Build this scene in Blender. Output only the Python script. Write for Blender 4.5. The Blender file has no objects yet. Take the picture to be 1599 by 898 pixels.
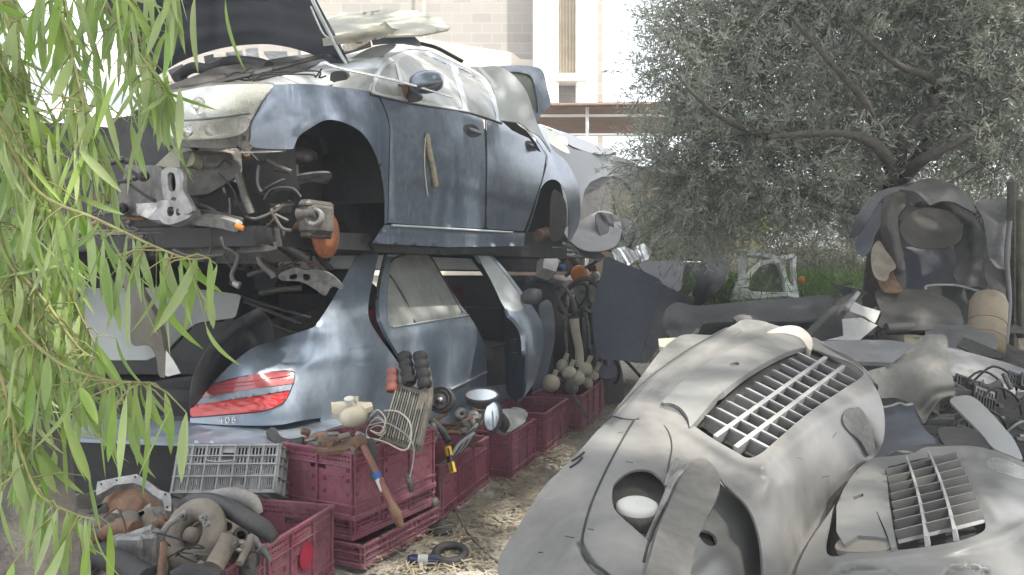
import bpy, math, random
import numpy as np
from mathutils import Vector, Matrix
from mathutils.geometry import delaunay_2d_cdt
R = math.radians
FLARE_HAZE = .007
F, H, CX, HZ = 1200.0, 1.45, 799.5, 430.0
sc = bpy.context.scene
# ---------------- camera
cd = bpy.data.cameras.new('camera'); cam = bpy.data.objects.new('camera', cd); sc.collection.objects.link(cam)
cam.location = (0, 0, H); cam.rotation_euler = (R(90), 0, 0)
cd.sensor_width = 36; cd.lens = 36*F/1599.0; cd.shift_y = -19/1599.0; cd.clip_start = .05; cd.clip_end = 2000
sc.camera = cam
# ---------------- world, sun, exposure
SUN_EL, SUN_AZ = R(56), R(122)      # azimuth clockwise from +Y (straight ahead)
w = bpy.data.worlds.new('World'); sc.world = w; w.use_nodes = True
nt = w.node_tree; bg = nt.nodes['Background']
sky = nt.nodes.new('ShaderNodeTexSky'); sky.sky_type = 'NISHITA'; sky.sun_disc = False
sky.sun_elevation = SUN_EL; sky.sun_rotation = SUN_AZ; sky.air_density = 1.0; sky.dust_density = 4.0; sky.ozone_density = .6
cm = nt.nodes.new('ShaderNodeMix'); cm.data_type = 'RGBA'; cm.inputs[0].default_value = .6; cm.inputs[7].default_value = (9, 9.2, 9.5, 1)   # thin bright cloud veil
nt.links.new(sky.outputs[0], cm.inputs[6]); nt.links.new(cm.outputs[2], bg.inputs[0]); bg.inputs[1].default_value = .13
sl = bpy.data.lights.new('sun', 'SUN'); sl.energy = 4.8; sl.angle = R(1.4); sl.color = (1, .95, .86)
so = bpy.data.objects.new('sun', sl); sc.collection.objects.link(so)
sd = Vector((math.sin(SUN_AZ)*math.cos(SUN_EL), math.cos(SUN_AZ)*math.cos(SUN_EL), math.sin(SUN_EL)))
so.rotation_euler = sd.to_track_quat('Z', 'Y').to_euler(); so.location = (0, 0, 12)
vs = sc.view_settings; vs.view_transform = 'Standard'; vs.look = 'None'; vs.gamma = 1; vs.exposure = 1.52
sc.render.engine = 'CYCLES'
C = sc.collection
rnd = random.Random(7); nr = np.random.default_rng(5)

# ---------------- materials
MATS = {}
def mat(name, c1, c2=None, scale=8, rough=.6, metal=0, dust=None, dust_amt=.5, bump=0, bscale=60, streak=0, trans=0, island=0, spec=.5, coat=0, dscale=3.0):
    if name in MATS: return MATS[name]
    m = bpy.data.materials.new(name); m.use_nodes = True; n = m.node_tree; N = n.nodes; Lk = n.links.new
    b = N['Principled BSDF']; b.inputs['Roughness'].default_value = rough; b.inputs['Metallic'].default_value = metal
    b.inputs['Specular IOR Level'].default_value = spec
    if coat: b.inputs['Coat Weight'].default_value = coat; b.inputs['Coat Roughness'].default_value = .12
    geo = N.new('ShaderNodeNewGeometry')
    def noise(s, det=6, vec=None, dis=0):
        t = N.new('ShaderNodeTexNoise'); t.inputs['Scale'].default_value = s; t.inputs['Detail'].default_value = det; t.inputs['Distortion'].default_value = dis
        Lk(vec or geo.outputs['Position'], t.inputs['Vector']); return t.outputs['Fac']
    def ramp(x, a, bb):
        r = N.new('ShaderNodeMapRange'); r.inputs[1].default_value = a; r.inputs[2].default_value = bb; Lk(x, r.inputs[0]); return r.outputs[0]
    def mix(f, a, bb):
        x = N.new('ShaderNodeMix'); x.data_type = 'RGBA'
        for v, i in ((f, 0), (a, 6), (bb, 7)):
            if hasattr(v, 'is_output'): Lk(v, x.inputs[i])
            else: x.inputs[i].default_value = v if i == 0 else (*v[:3], 1)
        return x.outputs[2]
    def mul(a, k):
        x = N.new('ShaderNodeMath'); x.operation = 'MULTIPLY'; Lk(a, x.inputs[0])
        if hasattr(k, 'is_output'): Lk(k, x.inputs[1])
        else: x.inputs[1].default_value = k
        return x.outputs[0]
    c2 = c2 or tuple(v*.7 for v in c1)
    col = mix(ramp(noise(scale, 8, dis=.5), .38, .62), c1, c2)
    if island: col = mix(mul(ramp(geo.outputs['Random Per Island'], 0, 1), island), col, dust or c2)
    elif dust:
        f = ramp(noise(dscale, 9, dis=.6), .28, .74)
        sx = N.new('ShaderNodeSeparateXYZ'); Lk(geo.outputs['Normal'], sx.inputs[0])
        up = ramp(sx.outputs['Z'], -.5, .9)
        a = N.new('ShaderNodeMath'); a.operation = 'ADD'; Lk(mul(f, .75), a.inputs[0]); Lk(mul(up, .6), a.inputs[1])
        fac = mul(a.outputs[0], dust_amt*.72); 
        fine = ramp(noise(max(scale*7, 22), 8), .3, .7)
        fac = mul(fac, ramp(fine, -.6, 1.0))
        col = mix(fac, col, dust)
        ro = N.new('ShaderNodeMapRange'); ro.inputs[3].default_value = rough; ro.inputs[4].default_value = min(.9, rough+.34); Lk(fac, ro.inputs[0]); Lk(ro.outputs[0], b.inputs['Roughness'])
    if streak:
        mp = N.new('ShaderNodeMapping'); mp.inputs['Scale'].default_value = (26, 26, 1.4); Lk(geo.outputs['Position'], mp.inputs[0])
        s = ramp(noise(1.6, 4, mp.outputs[0]), .6, .75); col = mix(mul(s, streak), col, dust or (.5, .5, .5))
    Lk(col, b.inputs['Base Color'])
    if bump:
        bp = N.new('ShaderNodeBump'); bp.inputs['Strength'].default_value = bump; bp.inputs['Distance'].default_value = .01
        Lk(noise(bscale, 6), bp.inputs['Height']); Lk(bp.outputs[0], b.inputs['Normal'])
    if trans:
        t = N.new('ShaderNodeBsdfTranslucent'); Lk(col, t.inputs[0]); ms = N.new('ShaderNodeMixShader'); ms.inputs[0].default_value = trans
        Lk(b.outputs[0], ms.inputs[1]); Lk(t.outputs[0], ms.inputs[2]); Lk(ms.outputs[0], N['Material Output'].inputs[0])
    MATS[name] = m; return m
DUST = (.36, .34, .305)
silver = mat('silver blue paint', (.092,.122,.178), (.085,.113,.168), 3, .26, .45, (.42,.45,.48), .60, .02, 30, .35, coat=.6)
silver2 = mat('pale silver paint', (.55,.58,.60), (.46,.50,.54), 3, .3, .4, (.62,.60,.55), .6, .03, 30)
blue = mat('dusty blue paint', (.20,.26,.345), (.18,.238,.32), 2.5, .3, .4, (.47,.49,.50), .75, .02, 40, .3, coat=.4)
darkblue = mat('dark blue door edge', (.045,.065,.10), (.03,.04,.06), 6, .45, .2, DUST, .25)
dglass = mat('dusty window glass', (.30,.31,.29), (.20,.215,.205), 7, .25, 0, (.44,.43,.38), .55, .02, 20)
mglass = mat('mirror glass', (.62,.66,.70), (.5,.54,.58), 9, .12, .7, (.6,.6,.58), .35)
plastic = mat('faded grey plastic', (.115,.114,.112), (.105,.104,.103), 4, .34, 0, (.28,.27,.25), .6, .02, 160, dscale=1.1)
plastic2 = mat('pale grey plastic', (.155,.157,.155), (.145,.146,.144), 4, .34, 0, (.29,.282,.262), .5, .02, 160, dscale=1.1)
slat = mat('grey slat plastic', (.33,.335,.34), (.26,.26,.26), 12, .4, 0, (.45,.44,.41), .45)
dplas = mat('dark grey plastic', (.05,.053,.06), (.033,.035,.04), 6, .55, 0, (.25,.24,.23), .42, .2, 50)
liner = mat('dirty liner plastic', (.032,.032,.035), (.022,.022,.024), 6, .55, 0, (.16,.148,.13), .42, .25, 40)
slate = mat('slate blue panel', (.045,.055,.08), (.035,.042,.06), 3, .4, .1, (.20,.20,.21), .3, .03)
black = mat('black rubber', (.018,.018,.02), (.012,.012,.012), 10, .65, 0, (.12,.115,.105), .25, .2, 60)
shadow = mat('dark underbody and shade', (.03,.03,.033), (.02,.02,.02), 10, .9, 0, (.14,.13,.12), .3, .4, 30)  # very dark tone, also used on sheets that stand in for shade
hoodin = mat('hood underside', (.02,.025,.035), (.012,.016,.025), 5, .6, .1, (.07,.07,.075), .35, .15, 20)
alu = mat('dirty aluminium', (.27,.275,.275), (.13,.13,.13), 20, .5, .6, (.38,.36,.32), .55, .3, 80)
steel = mat('grimy steel', (.085,.083,.08), (.04,.038,.035), 18, .5, .4, (.30,.27,.23), .55, .35, 60)
chrome = mat('bright trim metal', (.75,.76,.76), (.6,.6,.6), 20, .25, .8, (.6,.6,.58), .25)
rust = mat('rusty iron', (.17,.085,.045), (.10,.055,.035), 25, .85, .2, (.30,.23,.17), .5, .5, 90)
rust2 = mat('orange rust', (.36,.12,.045), (.22,.08,.035), 25, .85, .1, (.3,.2,.14), .3, .3, 90)
dusty = mat('dust covered metal', (.19,.165,.135), (.12,.105,.085), 14, .85, .1, (.31,.28,.23), .6, .3, 60)
redc = mat('crimson crate plastic', (.19,.022,.055), (.125,.018,.04), 5, .45, 0, (.42,.27,.29), .72, .12, 60, .2)
greyc = mat('grey crate plastic', (.27,.28,.285), (.2,.21,.21), 8, .55, 0, (.42,.41,.38), .5, .1, 60)
ivory = mat('ivory plastic', (.58,.54,.42), (.45,.41,.31), 9, .5, 0, (.42,.38,.31), .5, .1)
whitep = mat('white plastic', (.60,.60,.57), (.48,.48,.46), 9, .5, 0, (.5,.48,.42), .3)
redl = mat('red lamp plastic', (.55,.012,.018), (.42,.01,.014), 12, .12, 0, (.5,.3,.28), .2, coat=.6)
redl2 = mat('pale red lamp plastic', (.34,.035,.045), (.28,.03,.04), 12, .15, 0, (.5,.38,.36), .4, coat=.5)
yellow = mat('yellow plastic', (.75,.48,.03), None, 9, .45)
bluep = mat('blue plastic', (.03,.13,.5), None, 9, .45)
orange = mat('orange plastic', (.7,.22,.03), None, 9, .4)
lens = mat('clear lens', (.92,.93,.88), (.85,.86,.80), 16, .10, 0, (.6,.58,.46), .12)
lens.node_tree.nodes['Principled BSDF'].inputs['Transmission Weight'].default_value = .85; lens.node_tree.nodes['Principled BSDF'].inputs['IOR'].default_value = 1.3
beige = mat('beige primer panel', (.42,.40,.31), (.34,.33,.26), 5, .55, 0, (.5,.48,.42), .4, .1)
wood = mat('weathered wood', (.33,.29,.21), (.22,.19,.14), 30, .85, 0, (.42,.38,.30), .4, .4, 120)
bark = mat('olive bark', (.085,.078,.068), (.05,.045,.04), 22, .95, 0, (.22,.2,.17), .3, .9, 45)
twigm = mat('green twig bark', (.25,.27,.10), (.2,.17,.08), 30, .7)
leafE = mat('eucalyptus leaf', (.16,.31,.045), (.29,.42,.08), 5, .34, 0, (.42,.47,.27), 0, 0, 40, 0, .42, .75)
leafO = mat('olive leaf', (.235,.265,.20), (.28,.30,.24), 2.2, .5, 0, (.40,.42,.36), 0, 0, 40, 0, .4, .9)
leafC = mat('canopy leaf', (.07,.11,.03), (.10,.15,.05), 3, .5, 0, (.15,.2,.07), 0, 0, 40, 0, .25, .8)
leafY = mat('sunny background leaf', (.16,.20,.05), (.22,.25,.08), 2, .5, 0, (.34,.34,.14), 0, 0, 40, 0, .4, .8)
weed = mat('green weed', (.08,.16,.03), (.12,.2,.05), 6, .5, 0, (.18,.26,.08), 0, 0, 40, 0, .35, .8)
straw = mat('dry straw', (.34,.29,.20), (.24,.20,.14), 8, .8, 0, (.46,.41,.30), 0, 0, 40, 0, .2, .8)
deadleaf = mat('dead leaf', (.22,.17,.11), (.15,.12,.08), 8, .85, 0, (.34,.29,.21), 0, 0, 40, 0, 0, .9)
earth = mat('dusty earth', (.42,.395,.35), (.31,.29,.25), 1.6, .95, 0, (.36,.34,.30), .5, .9, 35)
plaster = mat('cream plaster', (.50,.455,.38), (.40,.355,.29), 1.2, .9, 0, (.56,.52,.45), .4, .3, 12)
whitew = mat('white render', (.80,.79,.76), (.75,.73,.7), 1, .9, 0, None, 0, .2, 12)
brown = mat('brown awning', (.20,.12,.075), (.15,.09,.06), 3, .8)
cloth = mat('beige curtain', (.42,.36,.25), (.34,.28,.2), 3, .9)
# concrete block wall
m = bpy.data.materials.new('concrete blocks'); m.use_nodes = True; N = m.node_tree.nodes; Lk = m.node_tree.links.new
bk = N.new('ShaderNodeTexBrick'); g = N.new('ShaderNodeNewGeometry'); mp = N.new('ShaderNodeMapping'); mp.inputs['Rotation'].default_value = (R(90), 0, 0)
Lk(g.outputs['Position'], mp.inputs[0]); Lk(mp.outputs[0], bk.inputs['Vector'])
for k, v in (('Color1', (.27,.25,.22,1)), ('Color2', (.225,.21,.19,1)), ('Mortar', (.295,.275,.245,1))): bk.inputs[k].default_value = v
bk.inputs['Scale'].default_value = 1; bk.inputs['Brick Width'].default_value = .42; bk.inputs['Row Height'].default_value = .21; bk.inputs['Mortar Size'].default_value = .012
Lk(bk.outputs[0], N['Principled BSDF'].inputs['Base Color']); N['Principled BSDF'].inputs['Roughness'].default_value = .95
blocks = m

# ---------------- object helpers
ORG = {}
def tag(o, label, cat, group=None, kind=None):
    o['label'] = label; o['category'] = cat
    if group: o['group'] = group
    if kind: o['kind'] = kind
    return o
def thing(name, label, cat, loc=(0,0,0), group=None):
    o = bpy.data.objects.new(name, None); C.objects.link(o); o.location = loc; o.empty_display_size = .1
    ORG[o.name] = Vector(loc); return tag(o, label, cat, group)
def link(name, V, Fc, m, parent=None, smooth=True, label=None, cat=None, group=None, kind=None, flats=None):
    V = np.asarray(V, dtype=np.float64).reshape(-1, 3)
    if parent is not None: org = ORG[parent.name]
    else:
        c = (V.min(0)+V.max(0))/2; org = Vector((c[0], c[1], V[:,2].min()))
        if kind == 'structure': org = Vector((0,0,0))
    V = V - np.array(org)
    me = bpy.data.meshes.new(name); me.from_pydata(V.tolist(), [], Fc if isinstance(Fc, list) else Fc.tolist())
    me.materials.append(m)
    sm = np.ones(len(me.polygons), dtype=bool) if smooth else np.zeros(len(me.polygons), dtype=bool)
    if flats is not None: sm[:] = ~np.asarray(flats)
    me.polygons.foreach_set('use_smooth', sm)
    o = bpy.data.objects.new(name, me); C.objects.link(o)
    if parent is not None: o.parent = parent; ORG[o.name] = org
    else: o.location = org; ORG[o.name] = org
    if label: o['label'] = label
    if cat: o['category'] = cat
    if group: o['group'] = group
    if kind: o['kind'] = kind
    return o
class MB:
    def __init__(s): s.V = []; s.F = []; s.fl = []
    def add(s, V, Fc, flat=False):
        k = len(s.V); s.V += [tuple(v) for v in V]; s.F += [tuple(i+k for i in f) for f in Fc]; s.fl += [flat]*len(Fc); return s
    def box(s, c, sz, ax=None, bev=0.0):
        c = Vector(c); ax = ax or (Vector((1,0,0)), Vector((0,1,0)), Vector((0,0,1)))
        h = [q/2 for q in sz]; b = min(bev, min(h)*.9)
        if b <= 0:
            V = [c+ax[0]*(x*h[0])+ax[1]*(y*h[1])+ax[2]*(z*h[2]) for x in (-1,1) for y in (-1,1) for z in (-1,1)]
            return s.add(V, [(0,1,3,2),(4,6,7,5),(0,4,5,1),(2,3,7,6),(0,2,6,4),(1,5,7,3)], True)
        V = []; Fc = []; idx = {}
        for x in (-1,1):
            for y in (-1,1):
                for z in (-1,1):
                    for a in range(3):
                        o = [x*(h[0]-b), y*(h[1]-b), z*(h[2]-b)]; o[a] = (x,y,z)[a]*h[a]
                        idx[x,y,z,a] = len(V); V.append(c+ax[0]*o[0]+ax[1]*o[1]+ax[2]*o[2])
                    f = (idx[x,y,z,0], idx[x,y,z,1], idx[x,y,z,2]); Fc.append(f if x*y*z > 0 else f[::-1])
        for a in range(3):
            p, q = (a+1)%3, (a+2)%3
            for sg in (-1,1):
                f = []
                for (i,j) in ((-1,-1),(1,-1),(1,1),(-1,1)):
                    k = [0,0,0]; k[a] = sg; k[p] = i; k[q] = j; f.append(idx[tuple(k)+(a,)])
                Fc.append(tuple(f) if sg > 0 else tuple(f[::-1]))
            for i in (-1,1):
                for j in (-1,1):
                    k = [0,0,0]; k[p] = i; k[q] = j; kk = list(k); k[a] = -1; kk[a] = 1
                    f = (idx[tuple(k)+(p,)], idx[tuple(kk)+(p,)], idx[tuple(kk)+(q,)], idx[tuple(k)+(q,)])
                    Fc.append(f if i*j < 0 else f[::-1])
        return s.add(V, Fc, True)
    def tube(s, pts, r, n=8, caps=True, flatk=1.0, sub=0):
        pts = [Vector(p) for p in pts]
        rs = list(r) if hasattr(r, '__len__') else [r]*len(pts)
        if sub:
            q = []; rr = []
            for i in range(len(pts)-1):
                p0, p1, p2, p3 = pts[max(i-1,0)], pts[i], pts[i+1], pts[min(i+2,len(pts)-1)]
                for k in range(sub):
                    t = k/sub; q.append(.5*((2*p1)+(p2-p0)*t+(2*p0-5*p1+4*p2-p3)*t*t+(3*p1-p0-3*p2+p3)*t**3)); rr.append(rs[i]*(1-t)+rs[i+1]*t)
            q.append(pts[-1]); rr.append(rs[-1]); pts, rs = q, rr
        V = []; N_ = len(pts); up = None
        for i, p in enumerate(pts):
            t = (pts[min(i+1,N_-1)]-pts[max(i-1,0)])
            if t.length < 1e-9: t = Vector((0,0,1))
            t.normalize()
            if up is None: up = t.orthogonal().normalized()
            up = (up - t*up.dot(t)); 
            if up.length < 1e-6: up = t.orthogonal()
            up.normalize(); b = t.cross(up)
            for k in range(n):
                a = 2*math.pi*k/n; V.append(p+up*(math.cos(a)*rs[i])+b*(math.sin(a)*rs[i]*flatk))
        Fc = [(i*n+k, i*n+(k+1)%n, (i+1)*n+(k+1)%n, (i+1)*n+k) for i in range(N_-1) for k in range(n)]
        s.add(V, Fc)
        if caps: s.add(V[:n], [tuple(range(n))[::-1]], True); s.add(V[-n:], [tuple(range(n))], True)
        return s
    def lathe(s, c, axis, prof, n=32, sx=1.0, flat=False):
        c = Vector(c); t = Vector(axis).normalized(); a1 = t.orthogonal().normalized(); a2 = t.cross(a1); V = []
        for (r, h) in prof:
            for k in range(n):
                a = 2*math.pi*k/n; V.append(c+t*h+(a1*math.cos(a)+a2*math.sin(a)*sx)*r)
        m_ = len(prof)
        return s.add(V, [(i*n+k, i*n+(k+1)%n, (i+1)*n+(k+1)%n, (i+1)*n+k) for i in range(m_-1) for k in range(n)], flat)
    def torus(s, c, axis, R0, r0, n=36, k=12, sx=1.0):
        return s.lathe(c, axis, [(R0+r0*math.cos(2*math.pi*j/k), r0*math.sin(2*math.pi*j/k)) for j in range(k+1)], n, sx)
    def ball(s, c, r, n=16, ax=(0,0,1), st=1.0):
        return s.lathe(c, ax, [(r*math.sin(math.pi*j/n)+1e-5, -r*st*math.cos(math.pi*j/n)) for j in range(n+1)], n*2)
    def plate(s, o, ex, ey, wd, ht, holes, th, nrm=None):
        # flat plate with rectangular holes; ex, ey unit axes; o corner
        o = Vector(o); nz = nrm or ex.cross(ey)
        xs = sorted(set([0, wd]+[q for h in holes for q in (max(0,h[0]), min(wd,h[2]))])); ys = sorted(set([0, ht]+[q for h in holes for q in (max(0,h[1]), min(ht,h[3]))]))
        full = [[not any(h[0]-1e-6 <= (xs[i]+xs[i+1])/2 <= h[2] and h[1] <= (ys[j]+ys[j+1])/2 <= h[3] for h in holes) for j in range(len(ys)-1)] for i in range(len(xs)-1)]
        P_ = lambda x, y, z: o+ex*x+ey*y+nz*z
        nx, ny = len(xs)-1, len(ys)-1; V = []; Fc = []
        def q(*p): k = len(V); V.extend(p); Fc.append((k,k+1,k+2,k+3))
        for i in range(nx):
            for j in range(ny):
                if not full[i][j]: continue
                a, b, c, d = xs[i], xs[i+1], ys[j], ys[j+1]
                q(P_(a,c,0),P_(b,c,0),P_(b,d,0),P_(a,d,0)); q(P_(a,c,-th),P_(a,d,-th),P_(b,d,-th),P_(b,c,-th))
                if i == 0 or not full[i-1][j]: q(P_(a,c,0),P_(a,d,0),P_(a,d,-th),P_(a,c,-th))
                if i == nx-1 or not full[i+1][j]: q(P_(b,c,0),P_(b,c,-th),P_(b,d,-th),P_(b,d,0))
                if j == 0 or not full[i][j-1]: q(P_(a,c,0),P_(a,c,-th),P_(b,c,-th),P_(b,c,0))
                if j == ny-1 or not full[i][j+1]: q(P_(a,d,0),P_(b,d,0),P_(b,d,-th),P_(a,d,-th))
        return s.add(V, Fc, True)
    def build(s, name, m, parent=None, **k):
        return link(name, s.V, s.F, m, parent, flats=s.fl, **k)
# a point of the place from its bearing in the photograph and its distance
def P(u, v, d): return Vector(((u-CX)/F*d, d, H-(v-HZ)/F*d))
def G(u, v): # point on the ground
    return P(u, v, H*F/(v-HZ))
def cat(pts, n=6, closed=True):
    p = np.array(pts, float); N_ = len(p); out = []
    rng = range(N_) if closed else range(N_-1)
    for i in rng:
        if closed: a, b, c, d = p[(i-1)%N_], p[i], p[(i+1)%N_], p[(i+2)%N_]
        else: a, b, c, d = p[max(i-1,0)], p[i], p[i+1], p[min(i+2,N_-1)]
        if np.allclose(b, c): continue
        for k in range(n):
            t = k/n; out.append(.5*((2*b)+(c-a)*t+(2*a-5*b+4*c-d)*t*t+(3*b-a-3*c+d)*t**3))
    if not closed: out.append(p[-1])
    return np.array(out)
def rbf(ctrl, lam=1e-4):
    c = np.array(ctrl, float); x = c[:,:2]/400; n = len(c)
    if n < 4:
        A = np.c_[np.ones(n), x]; k = np.linalg.lstsq(A, c[:,2], rcond=None)[0]
        return lambda q: np.c_[np.ones(len(q)), q/400]@k
    def phi(r): return r*r*np.log(r+1e-9)
    K = phi(np.linalg.norm(x[:,None]-x[None], axis=2))+lam*np.eye(n); Q = np.c_[np.ones(n), x]
    A = np.block([[K, Q],[Q.T, np.zeros((3,3))]]); s_ = np.linalg.solve(A, np.r_[c[:,2], 0,0,0])
    return lambda q: phi(np.linalg.norm(q[:,None]/400-x[None], axis=2))@s_[:n]+np.c_[np.ones(len(q)), q/400]@s_[n:]
def inside(q, poly):
    x, y = q[:,0], q[:,1]; r = np.zeros(len(q), bool); n = len(poly); j = n-1
    for i in range(n):
        a, b = poly[i], poly[j]
        cnd = ((a[1] > y) != (b[1] > y)); dy = b[1]-a[1]
        if abs(dy) > 1e-12: r ^= cnd & (x < (b[0]-a[0])*(y-a[1])/dy+a[0])
        j = i
    return r
def pdist(q, line):
    d = np.full(len(q), 1e9)
    for i in range(len(line)-1):
        a, b = np.array(line[i], float), np.array(line[i+1], float); ab = b-a; L2 = (ab@ab) or 1e-9
        t = np.clip(((q-a)@ab)/L2, 0, 1); d = np.minimum(d, np.linalg.norm(q-(a+t[:,None]*ab), axis=1))
    return d
def panel(name, out, D, m, parent=None, holes=(), th=.004, step=7, smooth=True, feats=(), rim=0, **k):
    """curved sheet with real thickness; D = control points (u, v, distance) or a function; feats = (polyline, width, depth)"""
    if not callable(D): D = rbf(D)
    D0 = D
    def DD(q):
        d = D0(q)
        for f in feats:
            ds = pdist(q, f[0]); d = d+f[2]*np.exp(-(ds/f[1])**2)
        return d
    loops = []
    for lp in [out]+list(holes):
        p = cat(lp, 6) if smooth else np.array(lp, float)
        res = []
        for i in range(len(p)):
            a, b = p[i], p[(i+1)%len(p)]; L_ = np.linalg.norm(b-a)
            if L_ < 1e-6: continue
            res.append((a, b, L_))
        tot = sum(r[2] for r in res); nn = max(6, int(tot/step)); q = []; acc = 0; nxt = 0
        if smooth:
            for a, b, L_ in res:
                while nxt <= acc+L_ and len(q) < nn: q.append(a+(b-a)*((nxt-acc)/L_)); nxt += tot/nn
                acc += L_
        else:
            for a, b, L_ in res:
                kk = max(1, round(L_/step)); q += [a+(b-a)*(i/kk) for i in range(kk)]
        loops.append(np.array(q))
    lo, hi = loops[0].min(0), loops[0].max(0)
    gx = np.arange(lo[0], hi[0], step); gy = np.arange(lo[1], hi[1], step*.87)
    g = np.array([(x+(j%2)*step/2, y) for j, y in enumerate(gy) for x in gx]).reshape(-1,2)
    if len(g):
        ok = inside(g, loops[0])
        for h in loops[1:]: ok &= ~inside(g, h)
        g = g[ok]
        for lp in loops:
            if len(g): g = g[pdist(g, np.r_[lp, lp[:1]]) > step*.45]
    pts = np.r_[tuple(loops)+((g,) if len(g) else ())]
    edges = []; b0 = 0
    for lp in loops:
        n = len(lp); edges += [(b0+i, b0+(i+1)%n) for i in range(n)]; b0 += n
    res = delaunay_2d_cdt([Vector((x, -y)) for x, y in pts], edges, [], 0, 1e-5)
    vv = np.array([(a.x, -a.y) for a in res[0]]); tris = np.array([t for t in res[2] if len(t) == 3])
    cen = vv[tris].mean(1); ok = inside(cen, loops[0])
    for h in loops[1:]: ok &= ~inside(cen, h)
    tris = tris[ok]
    d = DD(vv); V = np.c_[(vv[:,0]-CX)/F*d, d, H-(vv[:,1]-HZ)/F*d]
    fn = np.cross(V[tris[:,1]]-V[tris[:,0]], V[tris[:,2]]-V[tris[:,0]])
    vn = np.zeros_like(V)
    for i in range(3): np.add.at(vn, tris[:,i], fn)
    ray = V-np.array([0,0,H])
    vn /= (np.linalg.norm(vn, axis=1)[:,None]+1e-12)
    B = V-vn*th
    n = len(V); Fc = tris.tolist()+(tris[:,::-1]+n).tolist(); fl = [False]*len(Fc)
    ec = {}
    for t in tris.tolist():
        for a, b in ((t[0],t[1]),(t[1],t[2]),(t[2],t[0])): ec[(a,b)] = ec.get((a,b), 0)+1
    bd = [(a,b) for (a,b) in ec if (b,a) not in ec]
    VV = [V, B]; base = 2*n; ex = []
    for a, b in bd:
        ex += [V[b], V[a], B[a], B[b]]; Fc.append([base, base+1, base+2, base+3]); base += 4; fl.append(True)
    VV = np.r_[V, B, np.array(ex).reshape(-1,3)]
    return link(name, VV, Fc, m, parent, flats=fl, **k)
def ptube(name, pts, r, m, parent=None, n=8, sub=5, flatk=1.0, **k):
    return MB().tube([P(*p) for p in pts], r, n, True, flatk, sub).build(name, m, parent, **k)
def side(A, ang, prof):
    e = np.array([math.sin(ang), math.cos(ang), 0]); nn = np.array([math.cos(ang), -math.sin(ang), 0]); A = np.array([A[0], A[1], 0.])
    def f(q):
        r = np.c_[(q[:,0]-CX)/F, np.ones(len(q)), -(q[:,1]-HZ)/F]; off = np.zeros(len(q)); 
        for _ in range(14):
            t = (nn@A+off)/(r@nn); p = r*t[:,None]; s_ = (p-A)@e; z = H+p[:,2]; off = .5*off+.5*prof(s_, z)
        return t
    def W(s_, z, o=0.0): return Vector(A+e*s_+nn*(o+float(prof(np.array([s_]), np.array([z]))[0]))+np.array([0,0,z]))
    def W0(s_, z, o=0.0): return Vector(A+e*s_+nn*o+np.array([0,0,z]))
    f.W = W; f.W0 = W0; f.e = Vector(e); f.n = Vector(nn)
    return f
def off(fn, o):
    g_ = lambda q: fn(q)+o
    return g_

# leaf clumps of the unseen crown overhead, spread to shade the yard: (x, y, z, radius, sprigs); thin spots where the photograph has patches of sun
CANOPY = []
GAPS = [(3.45, 1.25, .98, 3), (.6, 2.8, .9, 5), (1.2, 4.5, .8, 15), (1.35, 2.95, .5, 45), (3.2, 2.5, .5, 25), (1.0, .0, .75, 14)]
for _x in np.arange(-1.8, 9.5, 1.0):
    for _y in np.arange(-4.5, 5.6, 1.0):
        cx, cy = _x+rnd.uniform(-.3,.3), _y+rnd.uniform(-.3,.3); n_ = 105
        for gx_, gy_, gr_, gn_ in GAPS:
            if math.hypot(cx-gx_, cy-gy_) < gr_: n_ = gn_
        CANOPY.append((cx, cy, 5.6+rnd.uniform(-.3,.6)+max(0,_y-2)*.25, rnd.uniform(.55,.8), n_))
# =================================================================== GROUND AND BUILDINGS
def ground():
    xs = np.concatenate([np.linspace(-60,-4,12), np.linspace(-3.5,4,90), np.linspace(4.5,60,12)]); ys = np.concatenate([np.linspace(-20,0,6), np.linspace(.4,12,130), np.linspace(12.5,90,24)])
    X, Y = np.meshgrid(xs, ys); n = len(xs)
    Z = .012*np.sin(X*3.1+Y*1.7)+.010*np.sin(X*7.3-Y*4.1)+.006*np.sin(X*17+Y*13)+.004*nr.standard_normal(X.shape)-.01
    V = np.c_[X.ravel(), Y.ravel(), Z.ravel()]
    Fc = [(j*n+i, j*n+i+1, (j+1)*n+i+1, (j+1)*n+i) for j in range(len(ys)-1) for i in range(n-1)]
    link('ground', V, Fc, earth, None, True, kind='structure')
ground()
def B(name, c, sz, m, parent=None, bev=0, **k): return MB().box(c, sz, None, bev).build(name, m, parent, **k)
bd = thing('block_building', 'sunlit building with a bare grey block wall and cream plaster behind the wrecks', 'building', (0,16,0))
B('block_wall', (-2.8,16.3,5), (9.4,.5,10), blocks, bd)
panel('plaster_patch', [(470,40),(540,20),(560,45),(600,58),(655,60),(700,66),(760,76),(800,82),(812,92),(868,96),(868,430),(470,430)], off(rbf([(500,0,16.0),(800,400,16.0),(500,400,16.0)]), 0), plaster, bd, th=.05, step=14, smooth=False)
B('pier', (P(852,0,15.9).x, 15.95, 5), (.52,.5,10), whitew, bd, .02)
B('pier', (P(915,0,15.9).x, 15.95, 5), (.42,.5,10), whitew, bd, .02)
B('side_wall', (1.2, 16.5, 5), (1.2,.2,10), whitew, bd)
B('balcony_slab', (1.2, 15.9, P(0,125,15.9).z), (.7,.5,.16), whitew, bd, .02)
cb = MB(); c0 = P(882, 60, 16.1)
Vc = [(c0.x-.22+.44*i/24, 15.99+.035*math.sin(i*1.7), z) for z in (P(0,118,16).z, 7.4) for i in range(25)]
cb.add(Vc, [(i,i+1,26+i,25+i) for i in range(24)]); cb.build('curtain', cloth, bd)
ptube('rain_pipe', [(662,-200,15.9),(662,60,15.9)], .02, whitew, bd)
wb = thing('white_building', 'bright white building beyond the shed, left of the olive crown', 'building', (4,24,0))
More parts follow.
